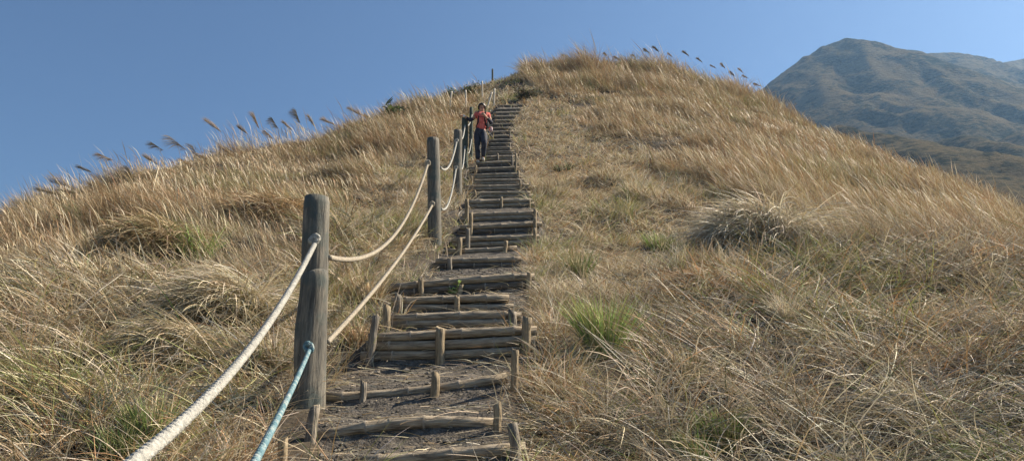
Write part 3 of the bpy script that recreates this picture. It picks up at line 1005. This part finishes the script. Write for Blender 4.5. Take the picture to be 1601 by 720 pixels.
# white rope: from the nearest post down past the walker with the camera
A = front(493, 379, D1, .085)
via = at(372, 568, 2.42); end = at(212, 720, 1.42)
def bez3(p0, p1, p2, n=50, t1=.5):
    """quadratic through p1 at t1"""
    c = (p1 - p0 * (1 - t1) ** 2 - p2 * t1 ** 2) / (2 * t1 * (1 - t1))
    return [p0 * (1 - t) ** 2 + c * (2 * t * (1 - t)) + p2 * t ** 2 for t in [k / n for k in range(n + 1)]]
tail = end + (end - via) * .9 + Vector((0, 0, .0))
pts = bez3(A, via, end, 40, .66)
dr_ = (pts[-1] - pts[-2]).normalized()
for k in range(1, 14): pts.append(end + dr_ * .14 * k + Vector((0.004 * k * k, 0, .0012 * k * k)))
rope(pts, .0135, M_ROPE, "thick white laid rope running from the nearest post down to the lower left corner", knots=[(A + Vector((0, -.005, .01)), .020)], seed=3)
# teal rope
A = front(484, 546, D1, .13); end = at(400, 718, 2.1)
pts = curve_pts(A, end, .015, 24)
dr_ = (pts[-1] - pts[-2]).normalized()
for k in range(1, 16): pts.append(end + dr_ * .2 * k)
rope(pts, .0105, M_TEAL, "teal and white rope running down from low on the nearest post", knots=[(A + Vector((0, -.005, .01)), .020)], seed=5)

def span(pa, da, pb, db, r, m, lab, sag, fine=True, kn=True, seed=0):
    a, b = at(*pa, da), at(*pb, db)
    return rope(curve_pts(a, b, sag, 40), r, m, lab, fine, [(b + Vector((0, -.01, 0)), r * 1.6)] if kn else (), seed=seed)
span((515, 402), D1 + .01, (669, 256), D2 - .1, .0150, M_TAN, "pale rope sagging from the nearest post up to the top of the second post", .42, seed=7)
span((512, 534), D1 + .03, (676, 320), D2 - .1, .0145, M_TAN, "tan rope running nearly straight from low on the nearest post to the second post", .10, seed=8)
span((689, 262), D2, (714, 221), D3 - .1, .0150, M_ROPE, "upper rope curving between the second and third posts", .22, seed=9)
span((690, 326), D2, (713, 263), D3 - .1, .0150, M_ROPE, "lower rope curving between the second and third posts", .26, seed=10)
span((720, 214), D3, (727, 196), d4 - .08, .014, M_ROPE, "upper rope between the third post and the post under the walker's hand", .16, False, False)
span((721, 262), D3, (727, 228), d4 - .08, .014, M_ROPE, "lower rope between the third post and the post under the walker's hand", .22, False, False)
span((730, 196), d4, (738, 180), 18.5, .014, M_ROPE, "short rope from the post under the walker's hand to the slim green post", .1, False, False)
span((731, 238), d4, (737, 218), 18.5, .014, M_ROPE, "short lower rope from the dark post to the slim green post", .15, False, False)

# ------------------------------------------------------------------ single clumps of grass one can point to
def local_xyz(x, y, base):
    return np.stack([x, y, H(x, y)], -1) - np.array(base)[None]

def tuft(px, py, wpx, hpx, label, mix, n=260, blade=.006, name="grass_tuft", upright=.25, wind=.25, spread=1.0, droop=.5, d=None, group=None, cat="grass tuft"):
    d = d or hit(px, py)
    if d is None: return
    c = at(px, py, d); c.z = float(H(c.x, c.y)) - .01
    R = wpx * d / 1200 / 2; hh = hpx * d / 1200
    r = R * .55 * np.sqrt(rng.random(n)); a = rng.uniform(0, 2 * math.pi, n)
    x, y = c.x + r * np.cos(a), c.y + r * np.sin(a) * .8
    hd = np.where(rng.random(n) < wind, WIND + rng.normal(0, .4, n), a + rng.normal(0, .5, n))
    t0 = np.abs(rng.normal(0, upright, n)) + .5 * r / max(R, .01) * spread; t1 = t0 + rng.uniform(0, droop * 2, n)
    L = hh * rng.uniform(.55, 1.15, n)
    B = Bag(); B.add(ribbons(local_xyz(x, y, c), L, blade * rng.uniform(.6, 1.3, n), hd, t0, t1, colours(n, mix), 6, 1.2, rng.normal(0, .3, n)))
    o = B.build(name); o.location = c
    return tag(o, label, cat, group)

GRN = dict(bright=2.0, lime=1.6, green=.9, olive=.6, straw=.6)
YGR = dict(bright=.9, green=1, olive=1.8, straw=1, pale=.6)
tuft(945, 556, 78, 98, "bright green upright grass tuft right of the stacked bamboo steps", dict(bright=1.9, lime=2.0, green=1.0, olive=.7, straw=.7), 480, .0085, droop=.28, upright=.18)
tuft(1130, 700, 70, 62, "green grass tuft at the bottom edge right of the stairs, among tangled dry grass", dict(bright=1, green=2, olive=1.4, straw=.6), 420, .008, droop=.3)
tuft(1090, 728, 60, 60, "low green grass tuft cut off by the bottom of the picture", dict(bright=.8, green=2, olive=1.4, straw=.6), 220, droop=.3)
tuft(232, 694, 96, 74, "yellow-green stubby grass tuft left of the white rope", YGR, 520, .0075, droop=.3)
tuft(190, 715, 80, 60, "darker green grass tuft low in the left corner", dict(green=2, dark=.7, olive=1, straw=.4), 300, droop=.4)
tuft(312, 400, 95, 62, "yellow-green drooping grass tuft on the left slope", dict(bright=1.4, green=1, olive=2, pale=.8), 420, .008, wind=.6, droop=.9)
tuft(122, 352, 60, 44, "small green broad-bladed tuft near the left crest", dict(bright=1.4, green=1.4, olive=1, straw=.4), 140, .014, droop=.6)
tuft(1075, 598, 62, 66, "tan upright grass tuft below the bright green one", dict(straw=2, pale=1, olive=.8), 240, droop=.3)
tuft(1230, 505, 44, 55, "pale bleached fuzzy grass tuft on the right slope", dict(white=2, pale=2, straw=.6), 260, .005, droop=.4)
tuft(905, 432, 66, 52, "olive grass tuft beside the right ends of the upper steps", dict(green=1, olive=2, straw=1, pale=.4), 260, .008, droop=.4)
tuft(1030, 388, 80, 34, "low green-gold tuft in the mown strip right of the stairs", YGR, 240, .009, droop=.4)
tuft(575, 470, 80, 52, "golden grass tuft between the nearest post and the steps", dict(gold=2, straw=2, rust=.6, pale=1), 300, .007, droop=.6)
tuft(560, 540, 70, 50, "rust-gold grass tuft at the left end of the three-log step", dict(gold=2, rust=1.5, straw=1), 240, .007, droop=.7)
tuft(430, 575, 90, 70, "long grass tuft drooping left of the nearest post's foot", dict(straw=2, pale=1.4, olive=1, grey=1), 380, .007, wind=.3, droop=1.1)
tuft(882, 270, 50, 18, "dark tuft beside the stairs level with the walker's feet", dict(dark=2, brown=1, green=.6), 200, .014, droop=.6)
tuft(1130, 232, 70, 22, "dark low clump in the right hillside's tall grass", dict(brown=1.5, dark=1, grey=.7), 240, .02, wind=.8, droop=.9)

def dome(px, py, wpx, hpx, label, mix, mix2, n=1600, lean=.25, wid=.008, name="grass_tussock", depth=.6):
    """a mound of old grass whose blades spill over and hang to the lee side"""
    d = hit(px, py); R = wpx * d / 2400; hh = hpx * d / 1200
    cx = float(at(px, py, d).x); cy = d + R * depth * .5
    cz = float(H(cx, cy))
    c = Vector((cx, cy, cz))
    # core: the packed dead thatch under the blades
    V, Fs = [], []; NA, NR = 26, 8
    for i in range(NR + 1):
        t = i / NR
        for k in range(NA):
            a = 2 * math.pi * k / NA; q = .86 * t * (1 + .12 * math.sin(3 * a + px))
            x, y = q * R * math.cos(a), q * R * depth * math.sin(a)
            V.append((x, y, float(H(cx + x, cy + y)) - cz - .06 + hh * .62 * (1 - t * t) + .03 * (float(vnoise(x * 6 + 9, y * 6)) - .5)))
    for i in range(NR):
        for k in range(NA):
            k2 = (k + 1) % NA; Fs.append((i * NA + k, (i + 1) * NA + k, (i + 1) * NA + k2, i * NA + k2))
    B = Bag()
    for (m, mx, up) in ((n, mix, 0), (n // 3, mix2, .04)):
        r = np.sqrt(rng.random(m)) * .85; a = rng.uniform(0, 2 * math.pi, m)
        x = r * R * np.cos(a); y = r * R * depth * np.sin(a)
        z = H(cx + x, cy + y) - cz + hh * .6 * (1 - r * r) - .02 + up
        hd = np.where(rng.random(m) < .78, WIND + rng.normal(lean, .5, m), a + rng.normal(0, .4, m))
        t0 = rng.uniform(.2, .9, m) + r * .3; t1 = t0 + rng.uniform(1.1, 2.2, m)
        B.add(ribbons(np.stack([x, y, z], -1), hh * (.75 + .7 * rng.random(m)) * 1.15, wid * rng.uniform(.5, 1.3, m), hd, t0, t1, colours(m, mx), 8, .9, rng.normal(.1, .35, m)))
    o = B.build(name); o.location = c
    tag(o, label, "grass tuft")
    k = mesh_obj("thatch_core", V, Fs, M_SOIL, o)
    return o
dome(1222, 402, 190, 84, "big silvery tussock hanging over to the left with a dark hollow beneath", dict(grey=1.4, pale=2.2, white=.8, straw=.8), dict(white=3, pale=1.5), 2800, wid=.010, depth=.8)
dome(352, 505, 170, 70, "wide arching pale tussock on the left slope", dict(straw=1.6, pale=1.4, olive=.8, grey=.5), dict(white=1.4, pale=2), 1900, wid=.007)
dome(262, 572, 150, 56, "olive-grey arching tussock in the lower left, nearer than the pale one", dict(olive=1, grey=1.4, straw=1), dict(pale=2, straw=1), 1500, wid=.0065)
dome(420, 350, 170, 40, "brown grassy hummock under the left crest behind the nearest post", dict(gold=1.2, brown=1, straw=1), dict(gold=1, orange=1, straw=1), 1900, wid=.011)
dome(240, 392, 150, 46, "golden hummock with a dark lee side on the left slope", dict(gold=1.2, straw=1.4, olive=.6), dict(gold=1, straw=1), 1800, wid=.010)
dome(640, 232, 90, 26, "rust-brown grass mound above the second post", dict(rust=1, brown=.7, gold=1.2), dict(gold=2, straw=1), 1100, wid=.018)
dome(1105, 460, 190, 30, "low sunlit orange-tan grass mat below the big silvery tussock", dict(straw=1.5, orange=1.4, gold=.6), dict(pale=2, white=1, orange=.8), 1700, wid=.007)  # orange and white blades paint in a patch of sunlight

# seed plumes standing against the sky
PLUMES = [(78, 284, 1.3, 34), (60, 296, 1.2, 36), (95, 298, 1.2, 30), (154, 240, 1.4, 24), (122, 262, 1.2, 18), (236, 222, 1.3, 26), (265, 213, 1.3, 24), (322, 190, 1.4, 22), (226, 246, 1.2, 20),
          (345, 230, 1.1, 26), (300, 226, 1.2, 24), (395, 180, 1.3, 20), (425, 184, 1.2, 18), (442, 192, 1.1, 20), (462, 172, 1.3, 18), (482, 182, 1.2, 20), (548, 172, 1.2, 20), (505, 188, 1.1, 16), (372, 200, 1.3, 20),
          (310, 240, 1.0, 22), (200, 262, 1.1, 22), (140, 290, 1.1, 24), (30, 318, 1.0, 30), (570, 182, 1.0, 14), (285, 250, 1.0, 20), (415, 205, 1.0, 16),
          (1008, 77, 1.5, 14), (1022, 74, 1.5, 16), (1045, 84, 1.4, 10), (1068, 82, 1.5, 14), (905, 84, 1.4, 12), (945, 82, 1.5, 12), (1155, 108, 1.5, 14), (1162, 118, 1.4, 14), (1128, 100, 1.4, 12), (1090, 92, 1.4, 12),
          (962, 88, 1.3, 10), (988, 86, 1.3, 10), (1180, 130, 1.4, 12), (880, 86, 1.3, 9), (1112, 102, 1.3, 10), (1142, 112, 1.3, 12)]
M_PLUME = blade_mat("seed_plume", .3)
def plume(px, py, hgt, hl, i):
    u, q = ray(px, py); u = float(u)
    d = float(np.interp(u, UU, YU)) * random.uniform(.93, 1.0)
    tip = at(px, py, d)
    hgt = min(hgt, 1.6); hl = hl * random.uniform(1.0, 1.7) * (.62 if px > 700 else 1)
    bx = tip.x + random.uniform(.1, .6) * hgt; base = Vector((bx, d, float(H(bx, d)) - .03))
    # stem: rises, then bends left to the tip
    c1 = Vector((base.x - .03, d, base.z + (tip.z - base.z) * .75))
    top = tip
    P = [(1 - t) ** 2 * base + 2 * t * (1 - t) * c1 + t * t * top for t in [k / 10 for k in range(11)]]
    root = empty("tall_reed", base, "", "reed")
    V, Fs = tube([p - base for p in P], [.0055 - .0003 * k for k in range(11)], 5)
    st = mesh_obj("stem", V, Fs, M_REED, root)
    HLm = hl * d / 1200.0
    # feathery head on the last part, swept downwind
    n = 150; s = rng.uniform(0, 1, n)
    tdir = (P[-1] - P[-2]).normalized()
    b = np.array(top - base)[None] - np.array(tdir)[None] * (s * HLm)[:, None]
    L = HLm * (.22 + .42 * np.sin(np.pi * np.clip(s, .05, 1))) 
    hd = WIND + random.uniform(-.5, .5) + rng.normal(0, .45, n)
    tt = random.uniform(-.5, .5); mixp = random.choice([dict(brown=2, grey=1, dark=.6), dict(brown=1, gold=1, grey=1), dict(brown=2, dark=1.2), dict(straw=1, brown=1, gold=1)])  # dark head mixes: the backlit look is put into the colour
    B = Bag(); B.add(ribbons(b, L * 1.15, .0065 * d / 18 * rng.uniform(.5, 1.1, n), hd, rng.uniform(.5, 1.2, n) + tt, rng.uniform(1.2, 2.0, n) + tt, colours(n, mixp), 3))
    h = B.build("seed_head", root, M_PLUME)
    side = "left crest" if px < 700 else "right crest"
    return root, side, px, py
M_REED = noisy("dry_reed_stem", (.20, .15, .08), (.36, .29, .17), 20, .8)
pl = [plume(*p, i) for i, p in enumerate(PLUMES)]
for side in ("left crest", "right crest"):
    row = sorted([p for p in pl if p[1] == side], key=lambda p: p[2])
    for i, (root, _, px, py) in enumerate(row):
        root['group'] = "seed plumes along the " + side
        o = (["leftmost", "second from left", "third from left"] + [f"{w} from left" for w in ORD[3:]])[i]
        root['label'] = (f"dark feathery reed plume bending left on the left crest, {o}" if side == "left crest"
                         else f"small dark reed plume on the hilltop right of the stairs, {o}")
pl[3][0]['label'] = "tallest lone reed plume over the far left slope, clear of its neighbours"

# ------------------------------------------------------------------ plants with leaves
def leafy(px, py, wpx, hpx, label, cols, n, leaf, name="shrub", cat="shrub", stems=7, d=None, group=None):
    d = d or hit(px, py) or float(np.interp(float(ray(px, py)[0]), UU, YU)) * .97
    c = at(px, py, d); c.z = float(H(c.x, c.y)) - .02
    R = wpx * d / 1200 / 2; hh = hpx * d / 1200
    root = empty(name, c, label, cat, group)
    V, Fs = [], []; tips = []
    for k in range(stems):
        a = random.uniform(0, 6.28); rr = R * random.uniform(.2, .9)
        tp = Vector((math.cos(a) * rr, math.sin(a) * rr * .7, hh * random.uniform(.55, 1.0)))
        md = Vector((tp.x * .35, tp.y * .35, tp.z * .6))
        pts = [Vector((0, 0, 0)) * (1 - t) ** 2 + 2 * t * (1 - t) * md + t * t * tp for t in [j / 6 for j in range(7)]]
        v, f = tube(pts, [.012 * (1 - .12 * j) for j in range(7)], 5)
        Fs += [tuple(i + len(V) for i in q) for q in f]; V += v
        tips += pts[2:]
    mesh_obj("stem", V, Fs, M_REED, root)
    T = np.array([list(t) for t in tips]); idx = rng.integers(0, len(T), n)
    b = T[idx] + rng.normal(0, 1, (n, 3)) * np.array([R * .18, R * .15, hh * .12])
    b[:, 2] = np.maximum(b[:, 2], 0)
    B = Bag(); B.add(ribbons(b, leaf * rng.uniform(.6, 1.3, n), leaf * .30 * rng.uniform(.7, 1.3, n), rng.uniform(0, 6.28, n), rng.uniform(.2, 1.4, n), rng.uniform(.9, 2.2, n), colours(n, cols), 3, bulge=[.4, 1, .9, .3]))
    B.build("foliage", root)
    return root
DK = dict(dark=2.4, green=.9, olive=.5, grey=.5)
leafy(612, 184, 40, 46, "dark broad-leaved plant standing out against the sky on the left crest", dict(dark=2, green=1.4, olive=1), 90, .34, "leafy_plant", "plant", 5)
leafy(668, 168, 60, 18, "low dark bush on the crest, farthest left of the crest bushes", DK, 1100, .11, group="dark bushes where the stairs meet the crest")
leafy(704, 160, 56, 20, "dark bush behind the pale thin poles left of the walker", DK, 1200, .11, group="dark bushes where the stairs meet the crest")
leafy(738, 152, 56, 22, "darkest bush on the crest straight above the walker's head", DK, 1300, .11, group="dark bushes where the stairs meet the crest")
leafy(822, 156, 66, 20, "dark bush at the top right of the stairs under the golden grass", dict(dark=2, brown=1, grey=1, olive=.5), 1200, .11, group="dark bushes where the stairs meet the crest")
leafy(1066, 106, 14, 18, "tiny dark green bush poking out of the right crest's grass", dict(dark=2, green=1), 80, .25)
leafy(713, 449, 22, 18, "small green sprig growing out of the slanting bamboo step", dict(bright=2, green=1), 60, .045, "green_sprig", "plant", 4, d=steps[6]['d'] - .05)

# ------------------------------------------------------------------ grit and straw on the path
def grit():
    V, Fs = [], []
    base = [Vector(v) for v in ((1, 0, 0), (-1, 0, 0), (0, 1, 0), (0, -1, 0), (0, 0, 1), (0, 0, -1))]
    tri = [(0, 2, 4), (2, 1, 4), (1, 3, 4), (3, 0, 4), (2, 0, 5), (1, 2, 5), (3, 1, 5), (0, 3, 5)]
    for _ in range(5200):
        y = math.sqrt(random.uniform(3.2 ** 2, 9.5 ** 2)); c_, h_ = stair(y)
        x = float(c_) + random.uniform(-1, 1) * (float(h_) + .1) - (.15 if y < 5 else 0)
        z = PH(x, y); r = abs(random.gauss(0, .006)) + .003
        if random.random() < .02: r *= 2.5
        ry = random.uniform(0, 3)
        o = len(V)
        for v in base:
            q = Vector((v.x * random.uniform(.7, 1.3), v.y * random.uniform(.7, 1.3), v.z * random.uniform(.4, .8))) * r
            q.rotate(Matrix.Rotation(ry, 3, 'Z')); V.append((x + q.x, y + q.y, z + q.z + r * .2))
        Fs += [tuple(o + i for i in t) for t in tri]
    tag(mesh_obj("gravel", V, Fs, M_STONE, smooth=False), kind='stuff')
grit()

def litter():
    B = Bag(); n = 3000
    y = 3.2 + 13 * rng.random(n) ** 1.7
    y = y[(y < 7.5) | (rng.random(n) < .14)]; n = len(y); c, h = stair(y)
    side = rng.random(n) ** 1.8 * np.where(rng.random(n) < .62, 1, -1)
    side = np.sign(side) * (1 - np.abs(side))
    x = c + side * (h + .12)
    z = np.array([PH(a, b) for a, b in zip(x, y)]) + .012
    B.add(ribbons(np.stack([x, y, z], -1), rng.uniform(.06, .38, n), .0042 * np.clip(y / 6, .7, 2), rng.uniform(0, 6.28, n), rng.uniform(1.25, 1.55, n), rng.uniform(1.55, 1.9, n),
                  colours(n, dict(white=.6, pale=2, straw=2, gold=.6, grey=1)), 5, curl=rng.normal(0, 1.4, n)))
    tag(B.build("loose_straw"), kind='stuff')
litter()

# ------------------------------------------------------------------ the walker
def skin_mesh(name, nodes, edges, m, parent, sub=2):
    """nodes: {key: (x, y, z, r)} ; a continuous skin around the joints"""
    keys = list(nodes)
    bm = bmesh.new()
    lay = bm.verts.layers.skin.verify()
    vs = {k: bm.verts.new(nodes[k][:3]) for k in keys}
    for a, b in edges: bm.edges.new((vs[a], vs[b]))
    for i, k in enumerate(keys):
        r = nodes[k][3]
        vs[k][lay].radius = r if isinstance(r, tuple) else (r, r)
        vs[k][lay].use_root = (i == 0)
    me = bpy.data.meshes.new(name + "_sk"); bm.to_mesh(me); bm.free()
    tmp = bpy.data.objects.new(name + "_sk", me); COL.objects.link(tmp)
    sk = tmp.modifiers.new("s", 'SKIN'); sk.use_smooth_shade = True
    ss = tmp.modifiers.new("d", 'SUBSURF'); ss.levels = sub; ss.render_levels = sub
    dg = bpy.context.evaluated_depsgraph_get()
    out = bpy.data.meshes.new_from_object(tmp.evaluated_get(dg), depsgraph=dg)
    bpy.data.objects.remove(tmp); bpy.data.meshes.remove(me)
    out.name = name
    out.materials.clear(); out.materials.append(m)
    out.polygons.foreach_set("use_smooth", [True] * len(out.polygons)); out.update()
    o = bpy.data.objects.new(name, out); return link(o, parent)

def plain(name, c, rough=.8, spec=.2):
    return noisy(name, tuple(v * .8 for v in c), tuple(min(1, v * 1.2) for v in c), 12, rough, .3, 60, spec=spec)
M_SKIN = plain("skin", (.42, .25, .17), .6, .3)
M_HAIR = plain("black_hair", (.012, .011, .010), .5, .4)
M_SHIRT = noisy("coral_red_shirt", (.50, .085, .07), (.72, .20, .16), 9, .8, .5, 30)
M_SLEEVE = plain("dark_sleeve", (.03, .03, .045))
M_PANTS = noisy("navy_trousers", (.018, .022, .035), (.05, .055, .075), 8, .8, .5, 30)
M_SHOE = plain("pale_shoe", (.40, .38, .35))
M_GLOVE = plain("pale_glove", (.62, .60, .56))
M_PACK = plain("black_nylon_strap", (.02, .02, .025))
M_BAGW = plain("pale_pink_pack_cloth", (.55, .42, .42))

def walker():
    d = hit(746, 262); st = min(steps, key=lambda s: abs(s['d'] - d)); d = st['d'] + .12
    foot = at(747, 262, d)
    zt = PH(foot.x, d)
    root = empty("person", (foot.x, d, zt), "walker in a coral shirt and dark trousers coming down the bamboo stairs, holding a post", "person")
    # local axes: -y toward the camera, x to the right of the picture, z up
    hip = Vector((.06, .02, .86))
    LF = Vector((.00, -.02, .0)); RF = Vector((.16, .14, .10))
    N = dict(
        pel=(.06, .02, .86, (.145, .105)), waist=(.07, .02, 1.00, (.125, .09)), chest=(.09, .0, 1.20, (.155, .105)), shl=(.09, .0, 1.31, (.11, .085)), neck=(.09, -.01, 1.385, .048), jaw=(.085, -.035, 1.445, .06),
        head=(.085, -.025, 1.52, (.078, .088)), crown=(.085, -.015, 1.585, .055),
        sA=(-.05, .0, 1.315, .058), eA=(-.19, -.05, 1.13, .040), wA=(-.32, -.12, 1.21, .026), hA=(-.39, -.14, 1.225, .032),
        sB=(.235, .01, 1.30, .058), eB=(.33, -.03, 1.07, .042), wB=(.20, -.21, 1.16, .027), hB=(.13, -.235, 1.22, .032),
        hl=(-.02, .01, .80, .095), kl=(-.01, -.03, .46, .058), al=(.0, .03, .085, .036), bl=(.0, -.11, .035, .034),
        hr=(.125, .01, .80, .095), kr=(.155, -.15, .52, .058), ar=(.125, .06, .17, .036), br=(.125, -.08, .12, .034))
    E = [("pel", "waist"), ("waist", "chest"), ("chest", "shl"), ("shl", "neck"), ("neck", "jaw"), ("jaw", "head"), ("head", "crown"),
         ("shl", "sA"), ("sA", "eA"), ("eA", "wA"), ("wA", "hA"), ("shl", "sB"), ("sB", "eB"), ("eB", "wB"), ("wB", "hB"),
         ("pel", "hl"), ("hl", "kl"), ("kl", "al"), ("al", "bl"), ("pel", "hr"), ("hr", "kr"), ("kr", "ar"), ("ar", "br")]
    # five fingers on each hand
    def fingers(h, w, dirv, upv, pre):
        for k in range(5):
            o = (k - 2) * .016
            ln = (.045, .07, .078, .07, .055)[k]
            b = Vector(N[h][:3]) + upv * o + dirv * .012
            if k == 0: tipd = (dirv + upv * -1.2).normalized()
            else: tipd = dirv
            m1 = b + tipd * ln * .5; t1 = m1 + (tipd * .5 + Vector((0, .0, -.75))).normalized() * ln * .5
            N[f"{pre}a{k}"] = (*m1, .009); N[f"{pre}b{k}"] = (*t1, .008)
            E.append((h, f"{pre}a{k}")); E.append((f"{pre}a{k}", f"{pre}b{k}"))
    fingers("hA", "wA", Vector((-1, -.1, .0)).normalized(), Vector((.1, 1, .1)).normalized(), "fa")
    fingers("hB", "wB", Vector((-.5, -.3, .8)).normalized(), Vector((.8, -.1, .5)).normalized(), "fb")
    skin_mesh("body", N, E, M_SKIN, root)
    def grow(keys, dr, edges, extra=None):
        nn = {}
        for k in keys:
            r = N[k][3]; nn[k] = (*N[k][:3], tuple(q + dr for q in r) if isinstance(r, tuple) else r + dr)
        if extra: nn.update(extra)
        return nn, edges
    n_, e_ = grow(["pel", "waist", "chest", "shl", "sA", "sB"], .032,
                  [("pel", "waist"), ("waist", "chest"), ("chest", "shl"), ("shl", "sA"), ("sA", "mA"), ("shl", "sB"), ("sB", "mB")],
                  dict(mA=(-.125, -.02, 1.23, .055), mB=(.285, -.01, 1.18, .055)))
    skin_mesh("shirt", n_, e_, M_SHIRT, root)
    for a, b, c in (("mA", "eA", "wA"), ("mB", "eB", "wB")):
        p0 = dict(mA=(-.10, -.01, 1.25, .048), mB=(.265, -.0, 1.23, .048))[a]
        wr = Vector(N[c][:3]).lerp(Vector(N[b][:3]), .12)
        skin_mesh("sleeve", {a: p0, b: (*N[b][:3], .050), c: (*wr, .036)}, [(a, b), (b, c)], M_SLEEVE, root)
    n_, e_ = grow(["waist", "pel", "hl", "kl", "hr", "kr"], .02, [("waist", "pel"), ("pel", "hl"), ("hl", "kl"), ("kl", "cl"), ("pel", "hr"), ("hr", "kr"), ("kr", "cr")],
                  dict(cl=(.0, .02, .12, .055), cr=(.13, .045, .20, .055)))
    skin_mesh("trousers", n_, e_, M_PANTS, root)
    for a, b in (("al", "bl"), ("ar", "br")):
        A_, B_ = N[a], N[b]
        skin_mesh("shoe", {"h": (A_[0], A_[1] + .03, B_[2] + .01, .046), "m": (A_[0], A_[1] - .05, B_[2] + .012, .045), "t": (B_[0], B_[1] - .03, B_[2], .038), "u": (A_[0], A_[1] + .01, A_[2] + .015, .046)},
                  [("h", "m"), ("m", "t"), ("h", "u")], M_SHOE, root)
    skin_mesh("glove", {"a": (*N["wA"][:3], .034), "b": (*N["hA"][:3], .040)}, [("a", "b")], M_GLOVE, root)
    # hair: cap over the back and top, down to the nape
    V, Fs = [], []; NA, NR = 24, 12
    for r_ in range(NR + 1):
        ph = math.pi * .74 * r_ / NR
        for k in range(NA):
            a = 2 * math.pi * k / NA
            back = .5 + .5 * math.sin(a)                       # 1 at the back of the head
            p2 = ph * (.50 + .50 * back ** .6)
            w = 1 + .06 * math.sin(a * 7 + r_) * (r_ / NR)
            V.append((.085 + .100 * w * math.sin(p2) * math.cos(a), -.012 + .115 * w * math.sin(p2) * math.sin(a), 1.515 + .112 * math.cos(p2)))
    for r_ in range(NR):
        for k in range(NA):
            k2 = (k + 1) % NA; Fs.append((r_ * NA + k, (r_ + 1) * NA + k, (r_ + 1) * NA + k2, r_ * NA + k2))
    hr = mesh_obj("hair", V, Fs, M_HAIR, root)
    so = hr.modifiers.new("thick", 'SOLIDIFY'); so.thickness = .012
    for sx in (-1, 1):
        skin_mesh("ear", {"a": (.085 + sx * .083, -.01, 1.525, .012), "b": (.085 + sx * .09, -.005, 1.50, .009)}, [("a", "b")], M_SKIN, root)
        skin_mesh("eye", {"a": (.085 + sx * .030, -.112, 1.528, .008), "b": (.085 + sx * .036, -.110, 1.528, .006)}, [("a", "b")], M_HAIR, root)
    skin_mesh("nose", {"a": (.085, -.105, 1.530, .009), "b": (.085, -.124, 1.497, .014)}, [("a", "b")], M_SKIN, root)
    skin_mesh("mouth", {"a": (.068, -.098, 1.468, .006), "b": (.102, -.098, 1.468, .006)}, [("a", "b")], plain("lips", (.30, .10, .09)), root)
    # backpack: worn on the back, its own thing
    bp = empty("backpack", (foot.x + .09, d + .1, zt + .95), "black strapped backpack with pale side worn by the walker", "backpack")
    off = Vector((foot.x, d, zt)) - bp.location
    def P(x, y, z): return Vector((x, y, z)) + off
    skin_mesh("bag", {"a": (*P(.12, .17, .98), (.15, .09)), "b": (*P(.12, .18, 1.15), (.165, .10)), "c": (*P(.12, .16, 1.30), (.12, .07))}, [("a", "b"), ("b", "c")], M_PACK, bp)
    skin_mesh("side_pouch", {"a": (*P(.30, .14, .92), .055), "b": (*P(.31, .14, 1.06), .05)}, [("a", "b")], M_BAGW, bp)
    for sx in (-1, 1):
        pts = [P(.09 + sx * .085, .13, 1.36), P(.09 + sx * .09, .0, 1.41), P(.09 + sx * .09, -.10, 1.33), P(.09 + sx * .08, -.135, 1.20), P(.085 + sx * .085, -.125, 1.06), P(.08 + sx * .13, -.03, .99), P(.08 + sx * .13, .10, .96)]
        q = []
        for i in range(len(pts) - 1):
            for k in range(4): q.append(pts[i].lerp(pts[i + 1], k / 4))
        V, Fs = tube(q, [.018] * len(q), 8); mesh_obj("strap", V, Fs, M_PACK, bp)
    V, Fs = tube([P(.0, -.142, 1.20), P(.09, -.15, 1.195), P(.17, -.142, 1.20)], [.010] * 3, 8); mesh_obj("chest_strap", V, Fs, M_PACK, bp)
walker()
